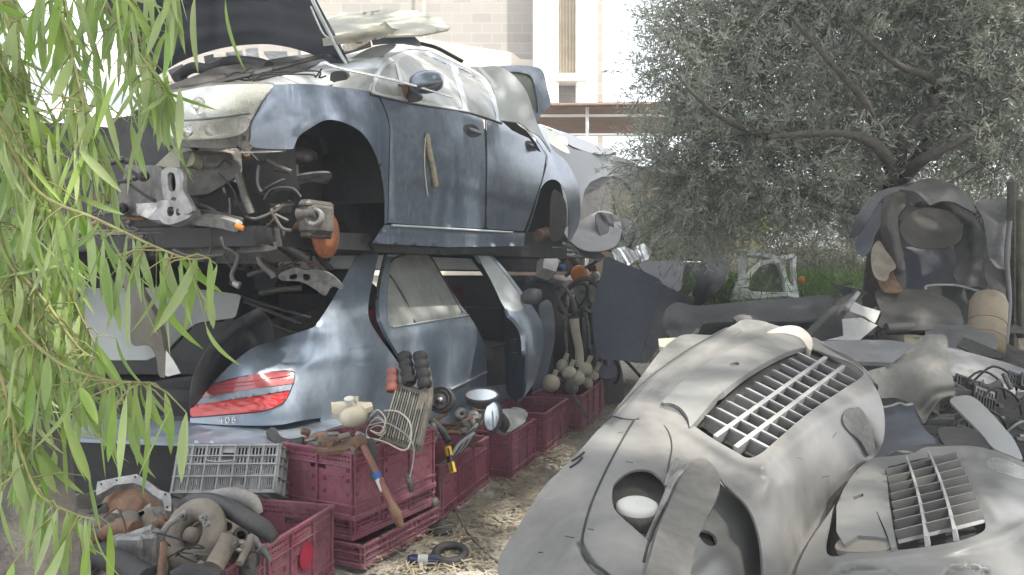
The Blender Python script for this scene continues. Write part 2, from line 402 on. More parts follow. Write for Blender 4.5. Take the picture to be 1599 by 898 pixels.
B('wall', (3.2,24.5,1.9), (5,.4,5.2), whitew, wb); B('parapet', (3.2,24.4,4.55), (5.2,.6,.12), whitew, wb, .02)
lb = thing('left_building', 'pale building glimpsed through the hanging eucalyptus leaves', 'building', (-12,18,0))
B('wall', (-12.5,18.5,3.5), (9,.4,7), whitew, lb)
for x in (-14.5,-11.5): B('window', (x,18.28,4.6), (1.1,.06,1.2), dglass, lb)
# shed
sh = thing('open_shed', 'open shed with a brown awning roof and white pipe frame', 'shed', (2,12,0))
r_ = MB()
a, b, c, d = P(838,166,11.5), P(1120,163,11.5), P(1120,206,14.5), P(838,214,14.5)
r_.add([a,b,c,d,a+Vector((0,0,.05)),b+Vector((0,0,.05)),c+Vector((0,0,.05)),d+Vector((0,0,.05))], [(0,3,2,1),(4,5,6,7),(0,1,5,4),(1,2,6,5),(2,3,7,6),(3,0,4,7)], True)
r_.build('roof', brown, sh)
ptube('rail', [(838,165,11.45),(1120,162,11.45)], .03, mat('brown rail paint', (.13,.075,.05), None, 5), sh, sub=0)
for v in (181, 211): ptube('rail', [(838,v,11.6),(1120,v-1,11.6)], .022, whitew, sh, sub=0)
for u in (917, 1060): ptube('post', [(u,164,11.6),(u-1,HZ+1.45*F/11.6,11.6)], .025, whitew, sh, sub=0)
B('back_wall', (2.4,15.2,1.8), (5.2,.15,3.6), mat('brown board', (.16,.11,.08), (.10,.07,.05), 3, .85), sh)
# =================================================================== UPPER CAR
def profU(s, z):
    o = .075*np.exp(-((z-2.27)/.33)**2)
    o = o-np.where(z > 2.62, (z-2.62)*.42+(np.maximum(z-2.75,0))**2*2.2, 0)
    o = o-np.where(s < -.55, (-.55-s)**2*.55, 0)-np.where(s > 3.0, (s-3.0)**2*.5, 0)
    return np.clip(o, -.9, .2)
A1 = 26.2
U = side((-.776, 4.75), R(A1), profU)
up = thing('wrecked_sedan', 'silver blue sedan without bumper or wheels stacked on top of the lower car', 'car', U.W0(1, 1.62, -.9))
# arches as slight flares
archF = [(458,233),(466,214),(480,203),(507,188),(533,190),(560,203),(576,221),(590,251),(598,284),(601,317),(601,350)]
panel('front_wing', [(427,132),(427,132),(470,131),(500,133),(535,137),(560,140),(590,150),(590,150),(600,170),(607,190),(608,240),(606,300),(605,348),(605,348)]+archF[::-1]+[(458,233),(430,233),(402,231),(391,226),(388,219),(388,205),(391,188),(391,188),(408,160)], U, silver, up, step=6,
      feats=[(archF, 9, -.018), ([(395,186),(440,160),(520,160)], 14, .006)])
panel('door', [(607,190),(600,168),(590,150),(590,150),(645,163),(735,177),(752,184),(756,200),(758,240),(758,300),(757,357),(757,357),(680,353),(605,348),(605,348),(608,250)], U, silver, up, step=6,
      feats=[([(650,276),(757,299)], 12, -.012), ([(650,290),(757,312)], 12, .014), ([(607,190),(608,345)], 3, .008)])
fd = [o for o in C.objects if o.name == 'door'][0]
panel('door', [(760,184),(760,184),(783,191),(812,203),(838,222),(851,243),(851,260),(843,290),(836,310),(828,335),(818,361),(818,361),(790,359),(760,357),(760,357),(761,250)], U, silver, up, step=6,
      feats=[([(760,299),(838,318)], 12, -.010), ([(760,312),(835,328)], 10, .014)])
rd = [o for o in C.objects if o.name.startswith('door.')][0]
archR = [(822,364),(830,345),(838,318),(846,292),(858,281),(870,282),(880,294),(886,310),(888,345),(887,377)]
panel('rear_quarter', [(855,243),(847,232),(838,218),(820,198),(830,192),(850,200),(862,232),(884,252),(901,284),(906,312),(905,345),(893,374),(887,377),(887,377)]+archR[::-1]+[(822,364),(832,335),(842,300),(853,262)], U, silver, up, step=6, feats=[(archR[1:-1], 7, -.02)])
panel('sill', [(601,351),(700,357),(820,364),(818,384),(700,386),(582,380),(590,366)], off(U, .012), silver, up, step=6, smooth=False, feats=[([(600,360),(820,372)], 4, -.012)])
panel('window_frame', [(580,144),(582,128),(590,108),(603,94),(618,85),(640,78),(668,80),(703,96),(735,112),(758,126),(775,145),(786,170),(788,196),(783,192),(735,175),(645,162)], off(U, .006), silver2, up, step=6,
      holes=[[(586,142),(588,128),(598,108),(611,97),(616,96),(622,118),(626,140),(627,150),(610,149)], [(622,96),(640,85),(664,85),(700,101),(706,112),(715,140),(723,170),(700,165),(645,156),(632,152),(630,130)], [(716,106),(735,115),(752,128),(765,150),(775,187),(750,180),(733,173),(727,150),(719,120)]])
panel('window', [(584,145),(588,126),(600,104),(612,95),(620,97),(624,120),(629,152)], off(U, .02), dglass, up, step=7)
panel('window', [(620,94),(640,83),(666,83),(704,100),(712,130),(726,173),(645,160),(628,154)], off(U, .02), dglass, up, step=7)
panel('window', [(714,104),(737,114),(757,128),(770,155),(778,190),(750,184),(730,176),(724,150)], off(U, .02), dglass, up, step=7)
# roof, windscreen and cowl, built across the car
RW = 1.55
def across(name, pts, m, x0=0.0, x1=RW, th=.02, crown=.06, parent=up, n=12):
    # pts on the near side (u, v) -> swept across the width with a crown
    base = [np.array(P(u, v, float(U(np.array([[u, v]], float))[0]))) for u, v in pts]; nn = np.array(U.n); V = []; k = len(base)
    for j in range(n+1):
        t = j/n; w_ = x0+(x1-x0)*t
        for b in base: V.append(b-nn*w_+np.array([0,0,crown*4*t*(1-t)]))
    Fc = [(j*k+i, j*k+i+1, (j+1)*k+i+1, (j+1)*k+i) for j in range(n) for i in range(k-1)]
    V = np.array(V); V2 = V-np.array([0,0,th]); q = len(V)
    rim = []
    for j in range(n): rim += [(j*k,(j+1)*k,(j+1)*k+q,j*k+q), (j*k+k-1,(j+1)*k+k-1,(j+1)*k+k-1+q,j*k+k-1+q)]
    for i in range(k-1): rim += [(i,i+1,i+1+q,i+q), (n*k+i,n*k+i+1,n*k+i+1+q,n*k+i+q)]
    return link(name, np.r_[V, V2], Fc+[tuple(a+q for a in f[::-1]) for f in Fc]+rim, m, parent)
across('roof', [(590,106),(603,92),(618,83),(640,76),(668,78),(703,94),(735,110),(758,125)], silver2, x1=1.42, crown=.05)
across('windscreen', [(580,144),(583,126),(591,107)], dglass, x1=1.42, crown=.04)
across('cowl', [(500,133),(535,137),(560,140),(580,144)], steel, x1=1.5, crown=.04)
panel('pillar', [(537,112),(548,92),(575,76),(598,70),(620,70),(602,84),(590,100),(581,120),(578,142),(556,138),(534,134)], rbf([(540,110,4.98),(600,72,5.15),(578,140,4.85),(535,134,4.75)]), silver2, up, step=7)
# dark inner body so the shell is closed
def shell(Sf, prof, o0, o1, name, m, parent):
    V = [Sf.W0(s, z, o0) for s, z in prof]+[Sf.W0(s, z, o1) for s, z in prof]; n = len(prof)
    return MB().add(V, [tuple(range(n))[::-1], tuple(range(n, 2*n))]+[(i,(i+1)%n,(i+1)%n+n,i+n) for i in range(n)], True).build(name, m, parent)
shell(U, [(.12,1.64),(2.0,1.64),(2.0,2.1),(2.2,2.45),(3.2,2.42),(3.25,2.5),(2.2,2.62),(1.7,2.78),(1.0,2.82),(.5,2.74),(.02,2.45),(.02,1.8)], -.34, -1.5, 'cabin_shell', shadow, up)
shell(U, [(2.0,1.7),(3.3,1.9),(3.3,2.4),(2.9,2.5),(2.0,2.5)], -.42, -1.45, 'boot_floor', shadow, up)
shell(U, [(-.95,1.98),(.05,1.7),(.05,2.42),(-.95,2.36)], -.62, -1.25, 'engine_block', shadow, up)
def wheelwell(Sf, sc_, zc, r, name, m, parent, depth=.42, a0=-25, a1=205, o=-.02):
    V = []; n = 24; k = 5
    for j in range(k):
        oo = o-depth*j/(k-1)
        for i in range(n+1):
            a = R(a0+(a1-a0)*i/n); V.append(Sf.W0(sc_-r*math.cos(a), zc+r*math.sin(a), oo))
    Fc = [(j*(n+1)+i, j*(n+1)+i+1, (j+1)*(n+1)+i+1, (j+1)*(n+1)+i) for j in range(k-1) for i in range(n)]
    V.append(Sf.W0(sc_, zc, o-depth)); q = len(V)-1
    Fc += [((k-1)*(n+1)+i, (k-1)*(n+1)+i+1, q) for i in range(n)]
    return link(name, V, Fc, m, parent)
wheelwell(U, -.37, 2.08, .42, 'arch_liner', liner, up, .5)
wheelwell(U, 2.52, 2.05, .42, 'arch_liner', liner, up, .45)
# far side wing and bonnet slam panel
panel('far_wing', [(60,70),(110,95),(150,120),(205,150),(250,148),(246,168),(190,170),(150,160),(100,150),(40,155)], rbf([(60,80,5.6),(250,150,4.6),(150,160,4.7),(40,150,5.0)]), silver2, up, step=8)
# headlamp
HD = rbf([(427,132,3.86),(391,200,3.72),(330,175,3.70),(250,180,3.98),(300,140,4.0),(320,215,3.80)])
hl = panel('headlight', [(246,158),(262,148),(300,139),(340,133),(400,131),(428,132),(428,132),(408,158),(391,188),(391,188),(384,204),(365,213),(330,217),(290,218),(262,212),(248,185)], HD, lens, up, step=5,
      feats=[([(246,188),(320,184),(391,178)], 3.2, .012)], th=.004)
panel('lamp_bowl', [(250,150),(300,141),(345,135),(420,134),(404,160),(389,190),(380,205),(330,214),(290,215),(262,209),(250,185)], off(HD,.05), mat('lamp bowl', (.34,.34,.33), (.16,.16,.155), 14, .2, .8, DUST, .15), hl, step=6, th=.004, feats=[([(285,145),(283,180)], 4, -.03), ([(322,140),(322,180)], 4, -.03), ([(365,138),(362,176)], 4, -.03), ([(250,188),(388,180)], 4, -.03)])
for (u, v, r) in ((266,168,.040),(303,162,.045),(343,160,.045),(285,201,.030),(322,200,.030),(375,158,.03)):
    p = P(u, v, 3.74 if v < 190 else 3.72); p += Vector((0,.045,0)); MB().lathe(p, (-.3,-1,.1), [(r,0),(r*.95,-.012),(r*.6,-.03),(.001,-.036)], 20).build('reflector', chrome, hl)
ptube('trim', [(246,190,3.93),(320,186,3.66),(391,177,3.66)], .006, steel, hl)
panel('headlight_housing', [(250,146),(300,136),(345,129),(428,130),(409,158),(393,190),(386,222),(360,230),(300,230),(250,220),(240,180)], off(HD, .07), steel, up, step=9, th=.03)
# raised bonnet
HDp = rbf([(543,102,4.95),(237,121,5.5),(410,66,5.35),(490,-10,4.75),(120,-120,4.9),(480,-150,4.4),(160,0,5.2)])
hood = panel('bonnet', [(543,102),(543,102),(528,107),(528,107),(500,90),(466,78),(440,72),(410,69),(359,73),(318,83),(281,97),(246,118),(236,121),(220,95),(185,50),(150,5),(100,-60),(110,-150),(110,-150),(300,-170),(420,-150),(450,-90),(490,0),(520,55)], HDp, hoodin, up, step=8, th=.02,
      feats=[([(240,100),(300,60),(400,45),(500,70)], 9, -.02), ([(200,40),(300,10),(420,0),(480,20)], 9, .02), ([(330,-100),(340,60)], 10, .015), ([(420,-100),(430,50)], 10, .015)])
ptube('edge', [(448,-90,4.6),(488,0,4.70),(512,48,4.82),(530,82,4.9),(542,100,4.93)], .012, silver2, hood)
ptube('edge', [(485,10,4.72),(503,50,4.80),(515,60,4.85)], .006, chrome, hood)
MB().tube([P(u,v,4.98) for u,v in ((531,104),(534,120),(530,132))], .012).build('hinge', steel, up)
panel('cowl_cup', [(520,112),(540,112),(541,125),(533,134),(520,133),(515,122)], rbf([(520,112,4.7),(540,130,4.7),(515,130,4.72)]), black, up, step=5, th=.04)
# things seen through the gap under the bonnet
GD = rbf([(250,130,4.6),(460,80,5.4),(500,130,4.8),(300,130,4.5)])
panel('slam_panel', [(248,140),(300,120),(340,105),(400,97),(450,88),(500,84),(520,92),(480,105),(420,122),(360,132),(300,140)], off(GD,-.1), steel, up, step=7, th=.02)
ptube('bonnet_seal', [(262,143,4.2),(340,128,4.35),(440,104,4.6),(505,88,4.9),(530,92,5.0)], .022, black, up, flatk=.5)
for pts in ([(318,88),(333,84),(336,104),(322,110)], [(332,90),(352,88),(350,100),(338,104)], [(352,82),(378,78),(382,96),(358,98)], [(383,76),(402,74),(405,92),(388,94)], [(412,80),(448,80),(450,92),(425,94)], [(262,110),(285,100),(292,118),(270,124)]):
    panel('bracket', pts, off(GD, .25), alu, up, step=5, smooth=False, th=.02)
ptube('coolant_hose', [(275,122,4.8),(300,106,4.9),(330,108,4.9),(360,96,5.0),(400,98,5.0),(420,104,4.9)], .035, black, up)
panel('inner_wing', [(395,132),(440,118),(500,110),(520,118),(515,133),(460,132)], rbf([(400,130,4.2),(500,110,4.8),(515,133,4.65)]), silver2, up, step=6)
for k_ in range(5):
    a = [(400+rnd.uniform(-50,110), 112+rnd.uniform(-8,16), 4.45) for _ in range(4)]; a.sort(); ptube('wire', a, .005, black, up)
# door handles, mirror, shut lines, trim
def handle(u, v, d, parent, sc_=1.0):
    panel('handle_recess', [(u-13*sc_,v-8),(u-2,v-10*sc_),(u+8*sc_,v-5),(u+12*sc_,v+6),(u+4,v+11*sc_),(u-7*sc_,v+8),(u-14*sc_,v)], off(U, -.004), black, parent, step=4, th=.003)
    MB().tube([P(u-13*sc_,v-2,d-.012),P(u-4,v-1,d-.04),P(u+5,v+2,d-.04),P(u+13*sc_,v+5,d-.012)], [.008,.014,.015,.009], 10, True, 1.3, 5).build('door_handle', silver, parent)
dU = lambda u, v: float(U(np.array([[u, v]], float))[0])
handle(738, 204, dU(738,204), fd); handle(831, 228, dU(831,228), rd, .75)
for ln in ([(593,152),(607,190),(608,240),(605,345)], [(758,188),(759,240),(759,300),(758,357)], [(853,245),(848,275),(836,315),(820,362)]):
    MB().tube([P(u,v,dU(u,v)-.001) for u,v in ln], .0045, 6, True, 1, 5).build('shut_line', black, up)
MB().tube([P(u,v,dU(u,v)-.006) for u,v in ((578,147),(645,162),(735,177),(783,193))], .008, 6, True, 1, 4).build('belt_trim', steel, up)
MB().tube([P(u,v,dU(u,v)-.012) for u,v in ((612,352),(700,357),(800,363))], .009, 6).build('sill_trim', silver2, up)
mr = MB(); mc = P(665,128,4.78)
mr.lathe(mc, (1,-.35,-.05), [(.001,-.10),(.06,-.09),(.085,-.05),(.092,0),(.085,.06),(.06,.10),(.001,.115)], 24, .72).build('wing_mirror', silver, up)
mo = [o for o in C.objects if o.name == 'wing_mirror'][0]
MB().tube([P(648,135,4.7),P(670,131,4.55),P(689,128,4.5)], [.02,.018,.012], 10, True, .6, 4).build('indicator', steel, mo)
panel('mirror_base', [(630,140),(634,131),(655,150),(652,158),(640,160),(625,152)], rbf([(630,140,4.9),(655,152,4.85),(640,160,4.9)]), steel, mo, step=5, th=.03)
panel('mirror_cap', [(617,134),(627,131),(636,135),(636,146),(628,151),(619,149)], rbf([(617,134,4.88),(636,146,4.86),(636,134,4.86)]), rust, mo, step=5, th=.05)
# stripped nose: crossmember, legs, brackets, strut, disc, caliper
panel('crossmember', [(120,228),(220,222),(290,226),(300,258),(240,262),(120,268)], rbf([(120,240,4.8),(290,240,4.05),(200,260,4.4)]), mat('khaki beam', (.20,.19,.12), (.14,.13,.08), 6, .6, 0, DUST, .3), up, step=7, th=.05)
panel('front_leg', [(286,238),(340,236),(372,232),(378,262),(374,272),(330,300),(312,304),(286,302),(282,270)], rbf([(286,240,4.0),(375,240,4.1),(300,300,4.0)]), steel, up, step=6, th=.06, feats=[([(320,244),(360,242)], 4, -.02), ([(318,258),(350,256)], 4, -.02)])
panel('radiator_support', [(157,256),(212,258),(252,262),(255,300),(252,338),(205,336),(160,330),(172,318),(168,300),(172,290),(160,272)], rbf([(157,256,4.5),(252,262,4.1),(160,330,4.4),(252,330,4.1)]), steel, up, step=6, th=.05, feats=[([(200,262),(202,330)], 5, -.03)])
panel('chassis_bracket', [(253,266),(284,266),(286,296),(295,312),(300,330),(285,334),(262,326),(256,312)], rbf([(253,266,3.95),(290,330,3.85),(256,312,3.95)]), alu, up, step=4, th=.02, holes=[[(262,272),(272,272),(274,296),(264,297)], [(268,308),(274,308),(274,314),(268,314)]])
panel('horn_bracket', [(212,318),(250,316),(254,344),(236,343),(214,334)], rbf([(212,318,4.0),(254,344,3.9),(250,316,3.95)]), alu, up, step=5, smooth=False, th=.05)
panel('engine_mount', [(248,314),(292,318),(300,336),(268,350),(250,344)], rbf([(248,314,3.92),(300,336,3.85),(250,344,3.9)]), alu, up, step=4, th=.06, holes=[[(262,324),(272,324),(270,336),(262,337)], [(276,326),(284,328),(281,336),(275,336)]])
panel('subframe', [(150,358),(250,360),(340,364),(400,378),(430,390),(330,396),(240,388),(150,374)], rbf([(150,350,4.6),(360,360,4.1),(240,390,4.3)]), steel, up, step=7, th=.12)
panel('lower_crossmember', [(110,336),(210,334),(300,342),(300,356),(210,366),(110,362)], rbf([(110,340,4.6),(300,345,4.15),(200,366,4.3)]), steel, up, step=7, th=.06)
panel('control_arm', [(296,338),(340,340),(372,350),(370,362),(340,356),(298,350)], rbf([(296,338,3.95),(372,356,3.9),(340,340,3.9)]), alu, up, step=5, th=.03)
ptube('connector', [(368,352,3.82),(380,357,3.82)], .014, orange, up)
ptube('drive_shaft', [(360,362,4.2),(400,364,4.2),(455,365,4.3)], [.028,.032,.03], dusty, up, n=12)
ptube('track_rod', [(350,352,4.1),(420,372,4.1),(480,404,4.25)], [.02,.018,.024], steel, up)
ptube('damper', [(455,238,4.6),(458,280,4.6)], .035, mat('cream damper', (.5,.46,.33), (.35,.3,.2), 12, .6), up, n=14)
MB().lathe(P(460,245,4.55), (.1,-.2,1), [(.001,.06),(.09,.055),(.13,.03),(.13,-.01),(.09,-.035),(.001,-.04)], 24).build('strut_mount', steel, up)
panel('brake_dust_shield', [(408,300),(440,282),(480,272),(515,270),(517,279),(508,288),(488,284),(455,292),(425,306),(412,312)], rbf([(408,300,4.2),(515,275,4.2),(480,272,4.1)]), alu, up, step=5, th=.01, feats=[([(410,306),(512,276)], 5, -.02)])
bd_ = MB().lathe(P(509,366,4.26), (.96,-.28,0), [(.03,.02),(.075,.022),(.080,.012),(.130,.012),(.132,-.012),(.085,-.014),(.001,-.016)], 40, flat=False); bd_.build('brake_disc', rust2, up)
cal = MB(); cc = P(494,343,4.12)
cal.box(cc, (.20,.12,.18), (U.e, U.n, Vector((0,0,1))), .03); cal.box(cc+Vector((.0,.0,.075)), (.22,.09,.05), (U.e, U.n, Vector((0,0,1))), .02); cal.box(cc-Vector((0,0,.085)), (.19,.07,.03), (U.e, U.n, Vector((0,0,1))), .01)
cal.tube([cc+Vector((-.08,-.06,.02)), cc+Vector((.02,-.08,.03))], .038, 14)
cal.build('brake_caliper', steel, up)
MB().lathe(cc+Vector((.012,-.07,.005)), (-.1,-1,.15), [(.028,0),(.028,.03),(.05,.032),(.052,0)], 20).build('caliper_piston', alu, up)
ptube('wheel_hub', [(470,360,4.45),(505,362,4.3)], [.06,.05], rust, up, n=16)
for pts, r in (([(372,272),(380,300),(392,334)], .022), ([(342,270),(358,288),(366,300),(372,318),(384,338)], .005), ([(384,338),(400,342),(430,330),(444,320)], .010), ([(412,312),(425,296),(455,294),(470,308)], .008), ([(404,258),(402,285),(408,300)], .009),
               ([(358,356),(372,378),(350,395),(362,420),(360,445)], .006), ([(345,370),(352,385),(372,400),(362,430),(370,444)], .012), ([(372,366),(400,392),(408,412),(425,428)], .017), ([(330,352),(330,380),(326,420)], .005), ([(300,330),(330,332),(380,344)], .014),
               ([(224,378),(234,368),(240,380),(238,400)], .006), ([(380,332),(388,330),(388,345)], .006), ([(340,262),(352,250),(362,258)], .006), ([(418,250),(440,262),(455,268)], .012), ([(425,332),(440,356),(455,360)], .01), ([(428,378),(432,400)], .012), ([(270,390),(300,400),(350,398)], .01), ([(312,320),(335,330),(340,345)], .012)):
    ptube('hanging_wire' if r < .012 else 'hose', [(u, v, 4.0) for u, v in pts], r, steel if r > .008 else black, up)
ptube('plug', [(364,442,4.0),(374,446,4.0)], [.016,.02], alu, up); ptube('plug', [(424,426,4.0),(428,434,4.0)], .018, steel, up)
panel('plug', [(424,386),(430,384),(434,400),(422,400)], rbf([(424,386,3.95),(434,400,3.95),(422,400,3.95)]), alu, up, smooth=False, th=.012, step=5)
cr2 = random.Random(21)
for k_ in range(70):
    u, v = cr2.uniform(150,470), cr2.uniform(236,402); d = 4.15+cr2.uniform(-.1,.35); t_ = k_ % 5; q = P(u, v, d); mm = [steel, black, shadow, rust, steel, alu, black][k_ % 7]
    if t_ in (0, 3): ptube('hose' if t_ else 'hanging_wire', [(u,v,d),(u+cr2.uniform(-25,25),v+cr2.uniform(0,22),d-.05),(u+cr2.uniform(-45,45),v+cr2.uniform(-12,34),d)], cr2.uniform(.004,.012), mm, up)
    elif t_ == 1: MB().box(q, (cr2.uniform(.04,.14), .04, cr2.uniform(.02,.07)), (Vector((.95,.1,cr2.uniform(-.4,.4))).normalized(), Vector((0,1,0)), Vector((cr2.uniform(-.4,.4),0,1)).normalized()), .006).build('nose_bracket', mm, up)
    elif t_ == 2: MB().lathe(q, (cr2.uniform(-.6,.6),-1,cr2.uniform(-.3,.3)), [(.008,-.02),(.028,-.02),(.030,.0),(.02,.02),(.008,.02)], 14).build('bushing', mm, up)
    else: ptube('pipe', [(u,v,d),(u+cr2.uniform(-30,30),v+cr2.uniform(-8,8),d)], cr2.uniform(.01,.022), mm, up)
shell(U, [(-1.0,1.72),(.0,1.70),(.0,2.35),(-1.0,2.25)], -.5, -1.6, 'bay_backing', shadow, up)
panel('wing_bracket', [(376,190),(390,188),(388,222),(396,228),(386,236),(376,226)], rbf([(376,190,3.72),(396,228,3.8),(376,226,3.74)]), steel, up, step=5, th=.02, holes=[[(379,196),(385,196),(384,204),(379,204)],[(378,212),(384,212),(384,220),(379,220)]])
ptube('wing_stay', [(376,238,3.9),(420,237,4.0),(452,236,4.1)], .007, chrome, up)
# rear of car, brake inside the rear arch
ptube('rear_hub', [(840,368,6.9),(852,366,7.1)], [.05,.07], rust, up, n=14)
panel('rear_liner', [(862,300),(874,300),(884,320),(884,352),(876,372),(862,376),(858,350)], rbf([(862,300,6.9),(884,352,7.0),(862,376,6.9)]), liner, up, step=6)
panel('floor_edge', [(582,380),(700,387),(818,385),(826,392),(700,398),(590,394)], off(U, .10), shadow, up, step=8, smooth=False, th=.03)
# =================================================================== LOWER CAR
def profL(s, z):
    o = .06*np.exp(-((z-.98)/.30)**2)
    o = o-np.where(z > 1.16, (z-1.16)*.46, 0)-np.where(s < .25, (.25-s)**2*.9, 0)-np.where(s > 3.9, (s-3.9)**2*.8, 0)
    return np.clip(o, -.9, .2)
Lw = side((-1.2, 4.5), R(24), profL)
lo_ = thing('blue_sedan', 'dusty light blue sedan with an open front door under the silver blue wreck', 'car', Lw.W0(2, 0, -.9))
dL = lambda u, v: float(Lw(np.array([[u, v]], float))[0])
ang_ = dL(490,520)
LQ = rbf([(555,403,dL(555,403)),(591,394,dL(591,394)),(579,460,dL(579,460)),(491,511,dL(491,511)),(621,568,dL(621,568)),(640,690,dL(640,640)),(520,560,dL(520,560)),(510,645,dL(510,645)),(460,600,dL(460,600)),(426,532,4.72),(400,560,4.45),(383,551,4.50),(334,600,4.42),(400,650,4.33),(300,655,4.43),(460,660,4.42)])
panel('rear_quarter', [(556,400),(556,400),(575,394),(592,393),(592,393),(584,430),(577,462),(575,488),(580,506),(594,528),(610,550),(624,570),(632,590),(640,620),(642,700),(642,700),(560,700),(516,690),(500,655),(505,652),(505,652),(470,657),(430,664),(360,664),(297,660),(297,660),(298,651),(318,620),(334,599),(355,575),(383,551),(400,541),(426,532),(491,511),(491,511),(512,480),(534,442)], LQ, blue, lo_, step=6,
      feats=[([(400,548),(440,575),(520,560),(600,552)], 10, -.012), ([(430,542),(520,530),(585,512)], 14, .01)])
TL = off(LQ, -.012)
tl = panel('tail_light', [(334,600),(380,588),(431,580),(455,580),(459,586),(459,594),(457,598),(456,599),(380,609),(312,622),(312,622),(325,608)], TL, redl2, lo_, step=4, th=.03)
panel('reverse_light', [(311,623),(380,610),(456,600),(453,609),(380,621),(305,632)], off(LQ,-.020), mat('lamp centre band', (.20,.23,.28), None, 9, .3), tl, step=4, smooth=False, th=.02)
panel('brake_light', [(304,633),(380,622),(452,610),(452,611),(446,624),(432,634),(405,642),(350,647),(298,651),(298,651)], TL, redl, tl, step=4, th=.03, feats=[([(320,645+i*-5),(440,628+i*-5)], 1.6, .006) for i in range(3)])
panel('fuel_flap', [(546,543),(571,539),(574,539),(583,545),(589,566),(587,569),(562,574),(558,572),(550,558),(545,547)], off(LQ,-.004), blue, lo_, step=5, th=.006)
# body front wing and sill seen below the doors
panel('front_wing', [(842,478),(855,468),(862,476),(866,500),(866,530),(860,560),(850,600),(835,620),(832,590),(845,545),(845,510)], Lw, blue, lo_, step=6)
panel('sill', [(630,640),(760,604),(800,600),(800,640),(760,660),(640,700)], off(Lw,.02), blue, lo_, step=8, smooth=False, th=.03)
dr = panel('door', [(604,394),(604,394),(640,391),(666,394),(666,394),(690,430),(714,469),(735,496),(750,522),(759,550),(760,604),(758,618),(758,618),(702,640),(650,660),(650,660),(645,620),(634,575),(606,526),(592,490),(594,445)], off(Lw,-.03), blue, lo_, step=6, th=.03, label='closed blue rear door',
      feats=[([(620,527),(700,510),(745,508)], 8, -.012), ([(625,545),(750,530)], 10, .008), ([(736,500),(752,560),(756,610)], 4, -.006)])
panel('window', [(611,409),(624,400),(664,397),(690,434),(720,488),(652,503),(630,462),(609,429)], off(Lw,-.038), dglass, dr, step=6, th=.004)
panel('window', [(608,434),(628,466),(645,502),(613,510),(605,498)], off(Lw,-.038), dglass, dr, step=6, th=.004)
for ln, r, mm in (([(609,429),(630,462),(649,505)], .007, steel), ([(613,511),(650,505),(732,492)], .006, silver2), ([(611,409),(624,400),(666,396),(692,434),(722,488)], .007, steel)):
    MB().tube([P(u,v,dL(u,v)-.045) for u,v in ln], r, 6, True, 1, 5).build('window_trim', mm, dr)
MB().tube([P(u,v,dL(u,v)-.05) for u,v in ((702,609),(730,596),(759,582))], .020, 8, True, .5, 4).build('door_moulding', silver2, dr)
ptube('door_seal', [(603,395,5.3),(592,440,5.25),(588,478,5.25),(592,500,5.3)], .012, black, lo_)
ptube('red_seal', [(579,482,5.2),(586,505,5.25),(600,528,5.35)], .022, mat('dark red trim', (.14,.02,.03), None, 8, .5), lo_)
# open front door
OD = rbf([(723,378,6.25),(775,460,6.25),(793,600,6.25),(820,556,6.15),(814,514,6.15),(750,388,6.3),(796,430,6.5),(838,490,6.95),(848,544,7.1),(835,592,7.0),(812,630,6.2)])
do = panel('door', [(723,378),(735,379),(750,387),(769,399),(783,414),(796,430),(820,462),(838,488),(847,508),(849,530),(847,548),(836,592),(820,618),(811,628),(811,628),(818,604),(820,556),(819,530),(814,513),(803,498),(793,487),(781,451),(757,416),(734,386)], OD, blue, lo_, step=5, th=.03, label='open blue front door',
      holes=[[(743,391),(760,395),(783,420),(798,440),(820,477),(794,484),(770,440)]], feats=[([(795,492),(845,512)], 6, -.015), ([(820,590),(848,560)], 5, -.02)])
panel('window', [(741,388),(760,393),(785,420),(800,440),(822,479),(793,486),(768,440)], off(OD,.012), mat('pale dusty glass', (.42,.45,.46), (.33,.36,.36), 6, .3, 0, (.5,.5,.47), .5), do, step=5, th=.004)
panel('door_edge', [(724,379),(734,388),(757,416),(781,452),(793,488),(803,500),(814,515),(819,532),(820,556),(818,604),(810,626),(794,618),(790,600),(789,560),(788,530),(788,505),(782,480),(775,460),(750,424),(729,394)], rbf([(724,379,6.24),(790,505,6.6),(794,610,6.6),(819,540,6.18),(818,604,6.2),(757,416,6.3)]), darkblue, do, step=5, th=.02)
for v0 in (530, 552, 575): ptube('latch', [(799,v0,6.33),(806,v0-1,6.3)], .006, steel, do)
MB().lathe(P(830,463,6.6), (.8,-.5,0), [(.001,-.08),(.05,-.075),(.075,-.04),(.08,.02),(.07,.07),(.001,.075)], 20, .8).build('wing_mirror', dplas, do)
# inside and underneath
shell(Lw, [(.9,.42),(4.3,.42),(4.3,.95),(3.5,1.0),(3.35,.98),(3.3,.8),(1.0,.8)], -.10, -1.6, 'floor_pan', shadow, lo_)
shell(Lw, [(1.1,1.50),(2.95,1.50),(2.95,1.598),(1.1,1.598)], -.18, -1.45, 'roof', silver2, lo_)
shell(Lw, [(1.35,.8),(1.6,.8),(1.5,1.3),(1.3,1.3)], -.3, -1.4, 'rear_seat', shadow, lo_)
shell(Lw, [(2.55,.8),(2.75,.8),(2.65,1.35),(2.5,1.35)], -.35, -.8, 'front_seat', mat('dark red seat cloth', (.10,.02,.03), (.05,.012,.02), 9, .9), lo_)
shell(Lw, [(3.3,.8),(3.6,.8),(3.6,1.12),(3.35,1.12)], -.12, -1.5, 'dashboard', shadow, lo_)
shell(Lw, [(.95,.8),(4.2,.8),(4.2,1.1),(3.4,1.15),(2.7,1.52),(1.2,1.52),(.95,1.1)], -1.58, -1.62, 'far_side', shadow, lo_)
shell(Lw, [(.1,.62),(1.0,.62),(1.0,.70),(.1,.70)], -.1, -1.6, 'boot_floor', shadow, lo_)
shell(Lw, [(.95,.62),(1.02,.62),(1.02,1.1),(.95,1.1)], -.1, -1.6, 'rear_bulkhead', shadow, lo_)
